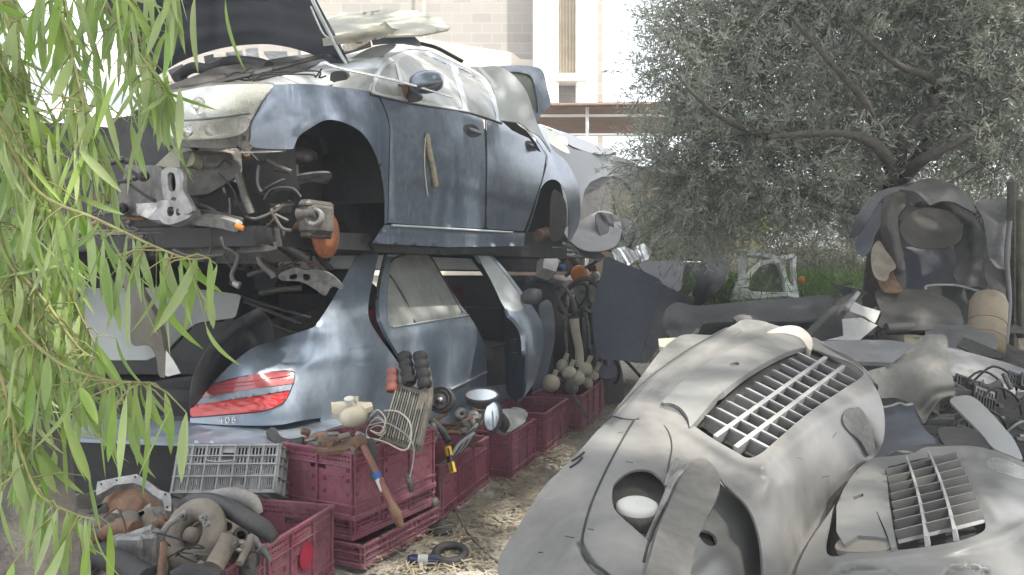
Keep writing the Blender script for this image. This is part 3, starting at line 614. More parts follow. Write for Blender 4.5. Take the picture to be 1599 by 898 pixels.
# rear bumper and boot edge
BD = rbf([(60,660,5.0),(145,665,4.8),(300,665,4.42),(400,675,4.28),(450,675,4.35),(520,650,4.75),(560,640,5.05)])
bp_ = panel('rear_bumper', [(60,655),(60,655),(142,654),(295,658),(360,664),(430,665),(470,658),(521,644),(570,628),(570,628),(572,648),(520,668),(460,688),(385,693),(250,690),(140,686),(60,684),(60,684)], off(BD,.004), blue, lo_, step=6, th=.02, feats=[([(60,676),(385,680),(450,676),(560,644)], 4, .025), ([(60,664),(300,668),(400,672)], 8, -.02)])
panel('bumper_ledge', [(130,646),(295,650),(300,662),(130,662)], off(BD,.02), dplas, bp_, step=8, smooth=False, th=.03)
MB().tube([P(u,v,d) for u,v,d in ((60,683,4.97),(140,685,4.80),(250,688,4.52),(385,690,4.26),(440,686,4.28),(500,668,4.58),(560,648,4.98))], .014, 8, True, .7, 5).build('bumper_strip', silver2, bp_)
panel('underbody_shade', [(40,684),(385,690),(470,684),(560,650),(570,700),(480,760),(300,780),(40,790)], rbf([(40,690,5.1),(385,700,4.6),(560,660,5.1),(300,780,4.9)]), shadow, lo_, step=12, smooth=False, th=.03)  # dark sheet stands in for the shade below the bumper
ptube('boot_seal', [(262,546,4.9),(290,515,4.9),(310,500,4.9),(350,497,4.9)], .025, black, lo_)
def lqp(u, v, o=.008): return P(u, v, float(LQ(np.array([[u, v]], float))[0])-o)
DG = {'4': [[(.7,0),(.7,1),(0,.35),(1,.35)]], '0': [[(.5+.45*math.cos(a), .5+.5*math.sin(a)) for a in [R(x) for x in range(0,361,24)]]], '6': [[(.85,.95),(.5,1),(.2,.8),(.05,.45),(.1,.15),(.45,0),(.85,.1),(.95,.32),(.75,.55),(.4,.58),(.08,.4)]]}
for tx, u in (('4',342),('0',352),('6',362)):
    for st_ in DG[tx]: MB().tube([lqp(u+6.5*a, 661-9.5*b) for a, b in st_], .0026, 6).build('badge_digit', chrome, lo_)
panel('rear_shelf', [(420,500),(470,492),(510,470),(528,455),(500,508),(470,520)], rbf([(420,500,5.0),(528,455,5.3),(470,520,4.9)]), steel, lo_, step=7, th=.02)
# trunk contents: panel, liner, strut
tag(panel('primer_sheet', [(100,452),(151,450),(220,449),(280,450),(330,454),(376,460),(376,460),(372,478),(367,496),(367,496),(335,500),(304,506),(282,524),(258,548),(229,562),(229,562),(160,562),(100,560)], rbf([(100,452,4.75),(376,460,4.55),(229,562,4.4),(100,560,4.5)]), mat('green grey primer', (.23,.255,.235), (.20,.22,.205), 4, .5, 0, DUST, .4), step=8, th=.008), 'pale green grey body panel leaning in the boot of the lower car', 'body panel')
tag(panel('wheel_arch_liner', [(298,637),(299,600),(308,574),(322,548),(338,526),(356,508),(382,492),(407,478),(407,478),(414,488),(422,502),(426,520),(426,530),(400,542),(378,554),(350,578),(330,600),(312,625)], rbf([(298,637,4.25),(322,550,4.3),(407,478,4.45),(426,529,4.55),(350,575,4.6),(400,520,4.62)]), liner, step=5, th=.006, feats=[([(303,620),(318,575),(345,535),(405,490)], 8, -.05), ([(330,560),(370,522),(410,505)], 6, .03), ([(380,505),(400,530)], 5, .025)]), 'curved dirty wheel arch liner standing in the open boot', 'wheel arch liner')
st = thing('roof_strut', 'dark bracket with a white label hanging in front of the green grey panel', 'bracket', P(240,590,4.3))
panel('strut_body', [(186,425),(205,432),(218,450),(230,470),(246,500),(254,530),(258,560),(258,588),(248,586),(244,560),(232,540),(206,538),(204,500),(204,475),(196,455)], rbf([(186,425,4.3),(258,588,4.25),(204,538,4.35)]), mat('olive brown metal', (.09,.085,.06), (.06,.055,.04), 9, .6, .2, DUST, .4), st, step=6, th=.03)
panel('label_plate', [(259,547),(270,562),(282,583),(262,588),(258,586)], rbf([(259,547,4.22),(282,583,4.22),(260,588,4.22)]), whitep, st, step=5, smooth=False, th=.004)
# clutter between the two cars, on the boot and parcel shelf
panel('bracket', [(436,428),(460,418),(478,422),(490,420),(515,428),(534,445),(534,452),(518,448),(508,462),(492,452),(470,440),(440,438)], rbf([(436,428,4.3),(534,450,4.35),(490,420,4.3)]), alu, up, step=4, th=.02, holes=[[(452,430),(464,428),(462,436),(452,436)],[(474,428),(484,430),(482,438),(474,438)]])
for i, pts in enumerate(([(372,462),(420,478),(485,496)], [(380,470),(430,490),(470,505)], [(384,478),(420,484),(465,508)], [(405,458),(440,452),(470,450)])):
    tag(ptube('body_strip', [(u,v,4.6+.1*i) for u,v in pts], .010 if i < 3 else .02, steel if i%2 else black), ['thin dark rod slanting over the boot, highest of three','dark rubber strip slanting over the boot, middle of three','grey metal rod slanting over the boot, lowest of three','short grimy pipe lying above the boot rods'][i], 'rod')
for i in range(16):
    u0, v0 = rnd.uniform(370,520), rnd.uniform(398,425); pts = [(u0,v0,4.7),(u0+rnd.uniform(-25,25),v0+rnd.uniform(-8,14),4.7),(u0+rnd.uniform(-40,40),v0+rnd.uniform(0,24),4.75)]
    ptube('exhaust_hanger' if i%2 else 'hanging_wire', pts, rnd.uniform(.005,.02), rnd.choice([steel, black, rust, shadow]), up)
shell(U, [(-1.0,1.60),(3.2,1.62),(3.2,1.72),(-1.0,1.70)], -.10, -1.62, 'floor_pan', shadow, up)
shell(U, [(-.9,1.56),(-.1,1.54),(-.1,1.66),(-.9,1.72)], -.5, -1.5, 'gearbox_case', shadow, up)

shell(U, [(-1.0,1.15),(1.5,1.15),(1.5,1.598),(-1.0,1.598)], -1.66, -1.72, 'slit_backing', shadow, up)  # added dark panel that closes the bright slit between the cars
for k_, (u0, u1, v0, v1) in enumerate(((322,452,607,592),(318,450,631,616),(312,446,638,623),(330,454,601,586))):
    MB().tube([P(u, v, float(LQ(np.array([[u, v]], float))[0])-.016) for u, v in ((u0,v0),((u0+u1)/2,(v0+v1)/2+1.5),(u1,v1))], .0025, 6, True, 1, 6).build('lens_rib', redl if k_ in (1,2) else redl2, tl)
MB().tube([P(u, v, float(LQ(np.array([[u, v]], float))[0])-.006) for u, v in ((298,652),(325,608),(334,600),(380,588),(431,580),(456,580),(460,588),(457,602),(446,625),(432,635),(405,643),(350,648),(298,652))], .0035, 6, False, 1, 5).build('lamp_gasket', black, tl)
# added dark stack further left that closes the bright view behind the leaves
sw = thing('dark_stack', 'added dark stack closing the bright gap behind the hanging leaves at the left', 'dark backing', (-3.6,6.2,0))
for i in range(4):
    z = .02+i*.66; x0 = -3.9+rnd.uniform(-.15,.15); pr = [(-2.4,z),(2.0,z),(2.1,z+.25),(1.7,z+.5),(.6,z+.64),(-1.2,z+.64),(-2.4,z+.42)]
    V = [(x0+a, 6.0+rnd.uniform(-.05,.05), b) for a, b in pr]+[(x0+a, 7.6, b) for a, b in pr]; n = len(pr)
    MB().add(V, [tuple(range(n))[::-1], tuple(range(n,2*n))]+[(k,(k+1)%n,(k+1)%n+n,k+n) for k in range(n)], True).build('stack_block', [shadow, black, dplas, shadow][i], sw)
# =================================================================== PANELS LYING ON AND BESIDE THE CARS
def solo(o, label, cat, group=None): return tag(o, label, cat, group)
pb = solo(panel('roof_panel', [(500,34),(522,26),(600,15),(652,17),(660,23),(690,27),(693,36),(702,40),(700,46),(660,54),(600,56),(540,58),(505,60)], rbf([(500,50,5.2),(652,20,5.6),(700,44,5.3),(540,58,5.0),(590,15,5.9)]), beige, step=6, smooth=False, th=.012, feats=[([(505,50),(600,30),(690,32)], 5, .02)]), 'large beige body panel lying on the roof of the top car', 'body panel')
solo(panel('folded_panel', [(503,60),(540,52),(585,42),(602,34),(612,44),(622,46),(606,56),(590,62),(540,68),(505,72)], rbf([(503,65,4.9),(602,38,5.0),(540,68,4.85),(622,46,5.1)]), mat('olive grey panel', (.22,.22,.17), (.15,.15,.12), 8, .5, 0, DUST, .4), step=5, smooth=False, th=.01, feats=[([(510,62),(600,48)], 4, -.02)]), 'narrow folded olive grey panel under the beige panel on the car roof', 'body panel')
solo(panel('painted_offcut', [(580,62),(602,56),(622,46),(636,48),(657,66),(657,72),(630,68),(600,68),(582,70)], rbf([(580,66,5.1),(657,70,5.2),(622,46,5.15)]), silver, step=5, smooth=False, th=.02), 'small blue painted panel wedged on the car roof', 'body panel')
solo(panel('dark_lip', [(612,42),(640,38),(698,40),(702,44),(660,54),(640,55)], rbf([(612,42,5.3),(702,44,5.4),(640,55,5.25)]), mat('navy underside', (.03,.035,.08), None, 6, .5), step=5, smooth=False, th=.01), 'dark navy strip beneath the tip of the beige panel', 'body panel')
solo(panel('small_plate', [(535,70),(578,61),(580,72),(538,84)], rbf([(535,70,4.92),(578,61,5.0),(538,84,4.9)]), steel, step=5, smooth=False, th=.012), 'small grey blue plate beside the raised bonnet', 'metal plate')
solo(ptube('roof_rail', [(656,68,5.4),(680,74,5.5),(700,84,5.6),(722,96,5.7)], .016, black, flatk=.6), 'black strip of rubber lying along the front of the roof edge', 'rubber strip')
# wing and tailgate standing on the rear of the upper car
fw = solo(panel('white_wing', [(735,104),(750,105),(775,103),(795,112),(812,128),(825,150),(835,182),(842,200),(862,240),(843,214),(828,205),(815,194),(800,190),(783,190),(778,170),(772,145),(758,122)], rbf([(735,104,6.0),(842,200,6.3),(783,190,6.1),(795,112,6.25),(862,240,6.4)]), silver2, step=6, th=.012, feats=[([(745,112),(772,140),(782,185)], 5, .03)]), 'pale silver wing panel leaning on the rear door of the top car', 'wing panel')
solo(panel('dark_bracket', [(783,189),(806,192),(812,198),(822,204),(836,222),(845,238),(840,236),(826,216),(812,210),(800,204)], rbf([(783,189,6.02),(845,238,6.2),(806,192,6.05)]), black, step=5, smooth=False, th=.02), 'black bracket at the foot of the pale wing panel', 'bracket')
tg = thing('tailgate', 'blue grey tailgate with a dark window standing behind the pale wing panel', 'tailgate', P(820,180,6.9))
panel('tailgate_frame', [(775,105),(800,102),(835,104),(848,112),(854,135),(860,165),(848,172),(838,190),(828,160),(815,130),(798,114)], rbf([(775,105,6.7),(860,165,7.0),(838,190,6.8)]), silver, tg, step=5, th=.03, holes=[[(795,113),(822,115),(832,124),(838,150),(840,178),(830,165),(818,135)]])
panel('window', [(788,110),(822,112),(836,124),(842,150),(842,184),(828,168),(812,130)], rbf([(775,105,6.73),(860,165,7.03),(838,190,6.83)]), mat('green tinted glass', (.10,.12,.10), (.07,.09,.075), 6, .2, 0, DUST, .4), tg, step=6, th=.006)
solo(ptube('trim_bar', [(505,98,4.5),(540,109,4.55),(620,126,4.62),(706,152,4.7)], [.010,.013,.013,.008], chrome, sub=3, flatk=.5), 'long bright trim bar resting across the windscreen and mirror', 'trim bar')
solo(ptube('wooden_stick', [(u,v,dU(u,v)-.03) for u,v in ((667,209),(670,235),(676,262),(680,290))], [.016,.020,.019,.021], wood, sub=3), 'weathered wooden stick stuck on the side of the top car', 'stick')
solo(ptube('thin_wire', [(u,v,dU(u,v)-.015) for u,v in ((664,215),(663,262),(668,306))], .004, ivory, sub=4), 'thin pale cord hanging beside the wooden stick', 'cord')
# car behind
profD = lambda s, z: np.clip(.03*np.exp(-((z-1.9)/.3)**2)-np.where(s > 1.6, (s-1.6)**2*.5, 0), -.5, .2)
Dk = side((.55, 8.4), R(24), profD)
dk = thing('grey_car', 'dark grey car body at the far end behind the stacked wrecks', 'car', Dk.W0(1, 1.2, -.8))
grp = mat('dusty dark grey paint', (.075,.085,.10), (.055,.062,.075), 3, .35, .3, (.30,.30,.30), .45, .04, 30)
arD = [(905,352),(906,330),(912,300),(922,284),(940,276),(958,275),(975,282),(988,298),(995,325),(994,350)]
panel('side_body', [(838,196),(870,215),(893,232),(930,240),(962,244),(985,250),(1000,262),(1010,290),(1012,330),(1010,350),(1010,350)]+arD[::-1]+[(890,352),(840,352),(836,280)], Dk, grp, dk, step=6, smooth=False, feats=[(arD, 6, -.03)])
panel('arch_liner', [(903,352),(906,310),(925,282),(960,274),(985,290),(1000,330),(998,356)], off(Dk,.35), liner, dk, step=8)
panel('liner_lip', [(955,276),(975,282),(990,300),(995,330),(990,345),(968,345),(962,330),(956,300)], off(Dk,.15), mat('brown liner', (.16,.14,.115), (.11,.1,.085), 6, .8, 0, DUST, .5), dk, step=5, th=.01)
shell(Dk, [(-.6,1.5),(2.2,1.5),(2.2,2.5),(.8,2.55),(-.6,2.75)], -.5, -1.5, 'inner_body', shadow, dk)
panel('window', [(848,199),(866,208),(880,222),(890,240),(870,232),(850,215)], off(Dk,-.01), dglass, dk, step=5)
panel('bonnet', [(893,228),(860,205),(880,206),(920,222),(960,236),(958,240),(930,240)], rbf([(893,230,9.0),(860,205,9.0),(960,238,10.0)]), grp, dk, step=5, th=.02)
for ln in ([(842,196),(870,206),(903,222),(930,238)], [(868,208),(888,226),(925,239),(962,241)]): ptube('window_trim', [(u,v,8.9+(u-840)/100) for u,v in ln], .018, chrome, dk)
panel('wing_mirror', [(864,215),(880,213),(886,222),(885,240),(876,236),(868,226)], rbf([(864,215,8.7),(885,240,8.75),(880,213,8.8)]), whitep, dk, step=4, th=.05)
ptube('shut_line', [(896,232,9.0),(900,250,9.02),(899,275,9.0)], .012, black, dk)
# things the far car stands on, so nothing floats
for i, (s, z0, z1) in enumerate(((0.2,0,1.45),(1.9,0,1.45))):
    c = Dk.W0(s, z0, -.8); t = solo(MB().box(c+Vector((0,0,z1/2)), (1.3,1.5,z1), (Dk.n, Dk.e, Vector((0,0,1))), .06).build('crushed_car_block', shadow), ['near dark crushed block under the far grey car','rear dark crushed block under the far grey car'][i], 'crushed metal')
# =================================================================== CRATES
def crate_mesh(L, W, Hh):
    mb = MB(); X, Y, Z = Vector((1,0,0)), Vector((0,1,0)), Vector((0,0,1)); th = .006; ib = .012
    def wall(o, ex, ln, nz):
        n = 3 if ln > .5 else 2; hs = []; pw = ln/n
        for i in range(n):
            x0 = i*pw
            for r in range(2):
                k = 0; x = x0+.02
                while x < x0+pw-.03: hs.append((x, Hh-.035-.024*r, x+.012, Hh-.026-.024*r)); x += .021
            for xx in (x0+.035, x0+pw-.035-.008):
                for zz in (.33,.52,.68):
                    hs.append((xx, Hh*zz, xx+.006, Hh*zz+.022)); hs.append((xx-.012, Hh*zz, xx-.006, Hh*zz+.022))
        if n == 2: hs.append((ln/2-.05, Hh-.105, ln/2+.05, Hh-.075))
        mb.plate(o, ex, Z, ln, Hh, hs, th, nz)
        for i in range(n+1):
            x = min(max(i*pw, .006), ln-.006); mb.box(o+ex*x+Z*(Hh/2)+nz*.006, (.010,.014,Hh-.01), (ex, nz, Z), .002)
        for z, hgt, pr in ((Hh-.006,.014,.010),(Hh-.078,.006,.006),(.07,.008,.010),(.012,.026,.012)):
            mb.box(o+ex*(ln/2)+Z*z+nz*(pr/2), (ln+.02,pr+.008,hgt), (ex, nz, Z), .002)
        for i in range(n):
            mb.box(o+ex*(i*pw+pw/2)+Z*(Hh*.62)+nz*.003, (pw*.5,.006,.005), (ex,nz,Z))
    wall(Vector((0,0,0)), X, L, -Y); wall(Vector((0,W,0)), X, L, Y); wall(Vector((0,0,0)), Y, W, -X); wall(Vector((L,0,0)), Y, W, X)
    mb.box((L/2,W/2,.012), (L-.01,W-.01,.008))
    return mb
CR = {}
def crate(near, head, L, W, Hh, z0, label, parts=True, group='crimson crates along the path'):
    """near = ground point of its near right bottom corner"""
    key = (L, W, Hh)
    root = bpy.data.objects.new('plastic_crate', None); C.objects.link(root); tag(root, label, 'crate', group); root.empty_display_size = .1
    if key not in CR:
        ORG[root.name] = Vector((0,0,0)); b = crate_mesh(L, W, Hh).build('crate_body', redc, root)
        hb = MB()
        for y in (-.012, W+.012): hb.box((L/2,y,Hh-.055), (.10,.006,.02), None, .003)
        for x in (-.012, L+.012): hb.box((x,W/2,Hh-.055), (.006,.10,.02), None, .003)
        h = hb
    else:
        for q in CR[key]: c = q.copy(); C.objects.link(c); c.parent = root
    th_ = R(90-head); root.location = (near[0], near[1], z0); root.rotation_euler = (0, 0, th_)
    return root
def gp(u, v): p = G(u, v); return (p.x, p.y)
crate((-1.16,2.60), 14.7, .56, .4, .34, 0, 'nearest crimson crate, cut by the bottom edge of the photo')
cA = crate((-1.014,3.17), 14.7, .56, .4, .34, 0, 'crimson crate with a round red sticker below the grey crate')
stk = MB().lathe(Vector((.30,-.013,.19)), (0,-1,0), [(.06,0),(.06,.003),(.001,.003)], 28, 1, True); ORG[cA.name] = Vector((0,0,0)); stk.build('round_sticker', mat('red sticker', (.30,.012,.04), None, 5, .6), cA)
crate((-.788,3.81), 28.5, .70, .46, .34, .235, 'raised crimson crate piled with a radiator, wires and a white tank')
crate((-.74,3.80), 26, .70, .46, .115, 0, 'flat folded crimson crate lowest under the raised crate', group='folded crimson crates')
crate((-.80,3.86), 29, .70, .46, .11, .12, 'flat folded crimson crate directly under the raised crate', group='folded crimson crates')
crate((-.42,4.54), 17, .84, .46, .33, 0, 'crimson crate holding curved trim strips and a yellow screwdriver')
crate((-.01,5.42), 19, .56, .42, .34, 0, 'dark crimson crate with loose mirrors and a grey casing')
crate((.264,6.19), 17, .80, .46, .34, 0, 'empty open crimson crate in the middle of the row')
crate((.63,7.07), 17, .92, .46, .34, 0, 'crimson crate full of pale washer tanks and pumps')
crate((.93,8.12), 14, .9, .46, .34, 0, 'farthest crimson crate under the black pear shaped panel')
crate((-.30,8.2), 24, .84, .46, .34, .9, 'high crimson crate behind the open blue door')
crate((-.3,8.2), 24, .84, .46, .9, 0, 'tall crimson bin supporting the high crate behind the open door')
B2 = solo(B('conveyor_block', (-1.05,4.75,.20), (.9,.9,.38), shadow, None, .03), 'dark block on which the blue sedan rests near its boot', 'block')
solo(B('conveyor_block', (-.9,7.1,.20), (.9,.9,.38), shadow, None, .03), 'dark block on which the blue sedan rests near its front', 'block')
# grey tipped crate
gc = thing('grey_crate', 'grey lattice plastic crate tipped over beside the raised crimson crate', 'crate', P(269,770,3.8))
gL, gW, gH = .50, .30, .245
exg = (P(434,693,3.9)-P(281,694,3.9)).normalized(); ezg = (P(281,694,3.9)-P(269,770,3.8)); ezg = (ezg-exg*ezg.dot(exg)).normalized(); eyg = ezg.cross(exg).normalized()
O0 = P(269,771,3.8); gm = MB()
def glat(o, ex, ln, nz, n, handle_=True):
    hs = []; pw = ln/n
    for i in range(n):
        for (z0, z1, m_) in ((.018,.075,5),(.09,.135,5),(.15,.178,3),(.19,.225,3)):
            if handle_ and i == n//2 and z0 > .14: continue
            for j in range(m_):
                a = i*pw+.012+(pw-.02)*j/m_; hs.append((a, z0, a+(pw-.02)/m_*.62, z1))
    if handle_: hs.append((n//2*pw+.005, .165, n//2*pw+pw-.005, .20))
    gm.plate(o, ex, ezg, ln, gH, hs, .004, nz)
    for i in range(n+1): gm.box(o+ex*(i*pw)+ezg*(gH/2)+nz*.006, (.006,.014,gH), (ex,nz,ezg))
    for z in (.004,.082,.142,.184,.235): gm.box(o+ex*(ln/2)+ezg*z+nz*.006, (ln+.012,.016,.006), (ex,nz,ezg))
glat(O0, exg, gL, -eyg, 7); glat(O0+exg*gL, eyg, gW, exg, 4); glat(O0, eyg, gW, -exg, 4); glat(O0+eyg*gW, exg, gL, eyg, 7)
gm.plate(O0, exg, eyg, gL, gW, [(.02+.045*i,.02+.045*j,.05+.045*i,.05+.045*j) for i in range(10) for j in range(6)], .004, -ezg)
gm.build('crate_body', greyc, gc)
MB().tube([O0+exg*(.22+.075*math.sin(a))*1.0+ezg*(.165-.012*math.cos(a))-eyg*.014 for a in [R(x) for x in range(-80,81,20)]], .004).build('handle', greyc, gc)
# =================================================================== PARTS IN AND AROUND THE CRATES
gb = thing('gearbox_housing', 'gearbox bell housing with a pale bolted flange and rusty centre at lower left', 'gearbox', P(200,800,3.2))
panel('flange', [(150,766),(152,752),(180,746),(213,740),(232,752),(246,764),(265,770),(268,784),(267,798),(258,797),(254,782),(238,772),(224,760),(208,754),(180,757),(166,766),(150,774)], rbf([(150,760,3.25),(213,740,3.3),(267,798,3.1)]), alu, gb, step=4, th=.03, smooth=False, holes=[[(x-1.6,y-1.6),(x+1.6,y-1.6),(x+1.6,y+1.6),(x-1.6,y+1.6)] for x,y in ((158,756),(182,750),(211,745),(258,772),(261,792))])
panel('bell_shell', [(120,775),(150,768),(180,757),(215,755),(245,772),(258,790),(262,812),(240,830),(170,835),(125,815)], rbf([(120,775,3.45),(215,755,3.5),(262,812,3.45),(170,835,3.4),(195,790,3.6)]), steel, gb, step=6, th=.03)
MB().lathe(P(203,792,3.42), (.1,-1,.95), [(.13,-.05),(.135,-.03),(.13,0),(.10,.02),(.095,.005),(.06,.005),(.055,.02),(.03,.02),(.001,.022)], 36).build('clutch_disc', rust, gb)
ptube('output_pipe', [(165,832,3.1),(190,824,3.05),(212,826,3.0)], .032, rust, gb, n=14)
solo(MB().torus(P(303,836,2.98), (-.45,-1,.55), .098, .044, 40, 16).lathe(P(303,836,2.98), (-.45,-1,.55), [(.058,-.03),(.03,-.02),(.028,.03),(.001,.03)], 24).build('torque_converter', dusty), 'dust covered doughnut shaped converter in front of the grey hoses', 'torque converter')
hz = solo(ptube('air_hose', [(284,792,3.25),(300,784,3.2),(330,784,3.12),(358,795,3.05),(388,812,3.0),(412,826,2.97),(428,842,2.95)], [.022,.034,.036,.035,.035,.036,.022], liner, n=14), 'thick bent grey air hose lying over the crimson crate', 'hose')
solo(ptube('air_hose', [(335,775,3.35),(365,774,3.32),(392,784,3.3),(404,802,3.3)], [.03,.036,.036,.02], mat('light dusty hose', (.16,.16,.165), (.11,.11,.11), 8, .6, 0, DUST, .5), n=14), 'shorter pale grey air hose behind the thick bent one', 'hose')
ca = MB()
for (u,v,r,s_) in ((200,862,.05,1.3),(222,852,.055,1),(240,842,.04,1),(190,848,.035,1.4),(232,872,.05,1.2),(210,880,.045,1)): ca.ball(P(u,v,2.85), r, 10, (rnd.uniform(-1,1),-1,.4), s_)
ca.tube([P(176,845,2.88),P(205,838,2.85),P(240,826,2.85)], .018, 8); ca.tube([P(250,838,2.85),P(262,820,2.9),(P(290,800,2.95))], .012, 8); ca.box(P(205,855,2.8), (.10,.05,.09), None, .01); ca.box(P(235,858,2.82), (.06,.06,.12), None, .01)
solo(ca.build('pump_casting', alu), 'pale aluminium pump casting beside the doughnut converter', 'casting')
solo(ptube('corrugated_tube', [(110,890,2.7),(150,868,2.72),(190,880,2.68),(230,905,2.6)], .042, black, n=16), 'black corrugated tube at the bottom left of the parts pile', 'tube')
for i, (pts, r, mm, lb_) in enumerate((([(392,838,2.9),(386,855,2.86),(374,880,2.8)], .014, dusty, 'short dusty pipe sticking up from the nearest crate'), ([(334,885,2.8),(350,858,2.85),(360,838,2.88)], .036, dusty, 'fat dusty turbo pipe right of the converter'), ([(250,905,2.6),(254,870,2.66),(256,848,2.7)], .013, rust, 'rusty upright bracket in front of the converter'), ([(270,905,2.6),(300,894,2.62),(345,905,2.6)], .03, black, 'black hose mouth at the bottom of the pile'))):
    solo(ptube('pipe', pts, r, mm, n=12), lb_, 'pipe')
ux = [(u, v) for u in range(100, 420, 26) for v in (818, 850, 884)]
names = [('gear', rust), ('cover', steel), ('bracket', alu), ('bush', black), ('flange', dusty)]
qual = ['rusty','grimy','pale','black','dusty']; where = ['far left of the pile','beside the gearbox housing','under the aluminium casting','under the doughnut converter','at the foot of the air hose','inside the nearest crimson crate']
for i in range(46):
    u, v = rnd.uniform(110,410), rnd.uniform(800,898); dd = 3.35-(v-800)/98*.55+.08; q = P(u, v, dd); k = i % 5; mb = MB()
    ax = Vector((rnd.uniform(-1,1), rnd.uniform(-1,0), rnd.uniform(.2,1)))
    if k == 0: mb.lathe(q, ax, [(.02,-.02),(.05,-.02),(.055,0),(.05,.02),(.02,.02),(.02,-.02)], 18)
    elif k == 1: mb.lathe(q, ax, [(.07,-.02),(.07,0),(.05,.02),(.03,.025),(.001,.025)], 20, .8)
    elif k == 2: mb.tube([q, q+Vector((.05,.02,.03)), q+Vector((.09,-.02,.0))], [.012,.02,.01], 8, True, .5); mb.lathe(q, ax, [(.012,-.012),(.03,-.012),(.03,.012),(.012,.012)], 14)
    elif k == 3: mb.lathe(q, ax, [(.02,-.05),(.035,-.05),(.03,0),(.035,.05),(.02,.05)], 14)
    else: mb.lathe(q, ax, [(.03,-.01),(.08,-.01),(.08,.01),(.045,.015),(.03,.05),(.02,.05)], 22)
    solo(mb.build(names[k][0], names[k][1]), f"small {qual[k]} {names[k][0]} {where[min(5,int((u-110)/50))]}", names[k][0], 'small car parts in the lower left pile')
hp = MB()
rng2 = random.Random(3)
for x0, y0, s0, h0 in ((-1.75,3.3,.35,.35),(-1.45,3.15,.35,.3),(-1.9,2.9,.35,.3),(-1.35,2.75,.25,.25)):
    hp.ball((x0,y0,.0), s0, 12, (0,0,1), h0/s0*1.2)
tag(hp.build('scrap_heap', steel), 'grimy heap of scrap under the gearbox housing', 'scrap heap')
for k_, (u, v) in enumerate(((300,803),(322,812),(333,830),(330,852),(312,868),(288,872),(270,858))):
    solo(MB().lathe(P(u+rnd.uniform(-60,40), v+rnd.uniform(-20,20), 2.84), (rnd.uniform(-.5,.5),-1,.6), [(.004,-.01),(.013,-.01),(.014,.0),(.013,.008),(.007,.009),(.007,.02),(.001,.022)], 6, 1, True).build('bolt', steel if k_%2 else alu), 'small hexagonal bolt lying on the lower left parts pile', 'bolt', 'bolts on the lower left pile')
for k_ in range(9):
    u, v = rnd.uniform(130,400), rnd.uniform(800,880); z_ = 2.86
    solo(ptube('wire', [(u,v,z_),(u+rnd.uniform(-30,30),v+rnd.uniform(-25,5),z_-.04),(u+rnd.uniform(-60,60),v+rnd.uniform(-10,25),z_-.02),(u+rnd.uniform(-70,70),v+rnd.uniform(0,35),z_)], .0035, [black, steel, rust][k_%3]), ['black','grey','brown'][k_%3]+' wire tangled through the lower left parts pile', 'wire', 'wires in the lower left pile')
# raised crate contents
tk = thing('washer_tank', 'ivory plastic reservoir standing in the raised crimson crate', 'tank', P(550,660,4.1))
MB().ball(P(552,650,4.1), .075, 14, (0,0,1), .85).tube([P(553,640,4.1),P(549,627,4.08)], [.03,.022], 12).build('tank_body', ivory, tk); ptube('cap', [(546,629,4.08),(545,622,4.07)], .028, whitep, tk); ptube('cap', [(556,626,4.08),(556,619,4.08)], .014, ivory, tk)
solo(panel('fuse_tray', [(517,628),(545,626),(580,628),(582,634),(560,642),(530,648),(518,644)], rbf([(517,628,4.35),(582,634,4.3),(530,648,4.2)]), ivory, step=5, smooth=False, th=.03), 'yellowed plastic tray behind the ivory reservoir', 'tray')
it = thing('intercooler', 'dusty finned intercooler leaning on the crimson crate', 'intercooler', P(630,660,4.2))
icx = (P(662,622,4.3)-P(618,608,4.35)); icz = (P(596,682,4.0)-P(618,608,4.35)); O_ = P(618,608,4.35); ix, iz = icx.normalized(), icz.normalized(); iy = ix.cross(iz).normalized()
if iy.y > 0: iy = -iy
mm = MB(); wx, wz = icx.length*1.15, icz.length*1.0
for i in range(14): mm.box(O_+ix*(wx*(i+.5)/14)+iz*(wz/2)+iy*.0, (.004 if i%2 else .008,.05,wz), (ix, iy, iz))
mm.box(O_+ix*(wx/2)+iz*(wz/2)-iy*.012, (wx,.02,wz), (ix, iy, iz)); mm.build('core', mat('dusty intercooler fins', (.30,.29,.25), (.2,.19,.16), 30, .7, .2, DUST, .6), it)
MB().box(O_+ix*(wx/2)-iz*.02, (wx+.03,.07,.05), (ix,iy,iz), .015).box(O_+ix*(wx+.012)+iz*(wz/2), (.03,.07,wz), (ix,iy,iz), .008).build('end_tank', dusty, it)
def bellows(name, a, b, r, m_, parent, n=4, **k):
    a, b = P(*a), P(*b); L_ = (b-a).length; pr = [(.001,0)]
    for i in range(n*6+1): pr.append((r*(.80+.22*abs(math.sin(math.pi*i/6))), L_*i/(n*6)))
    pr.append((r*.7, L_)); pr.append((r*.65, L_-.02))
    return MB().lathe(b, (a-b), pr[::-1][::-1], 22).build(name, m_, parent, **k)
t = solo(bellows('bellows_hose', (640,600,4.3), (631,552,4.4), .042, black, None), 'left of two black ribbed bellows hoses above the intercooler', 'bellows hose', 'black bellows hoses')
t = solo(bellows('bellows_hose', (664,606,4.28), (655,550,4.35), .042, black, None), 'right of two black ribbed bellows hoses above the intercooler', 'bellows hose', 'black bellows hoses')
solo(bellows('bellows_hose', (612,612,4.32), (613,576,4.38), .036, mat('orange red rubber', (.34,.06,.035), (.22,.05,.03), 12, .5, 0, DUST, .4), None, 3), 'orange red ribbed hose left of the black bellows hoses', 'bellows hose')
solo(panel('pipe_bracket', [(664,560),(671,575),(676,600),(676,622),(668,640),(656,640),(660,618),(664,596)], rbf([(664,560,4.38),(676,600,4.36),(660,640,4.2)]), dusty, step=5, th=.03), 'curved dusty bracket right of the bellows hoses', 'bracket')
pl_ = thing('pulley', 'grey grooved pulley beside the intercooler', 'pulley', P(688,624,4.5))
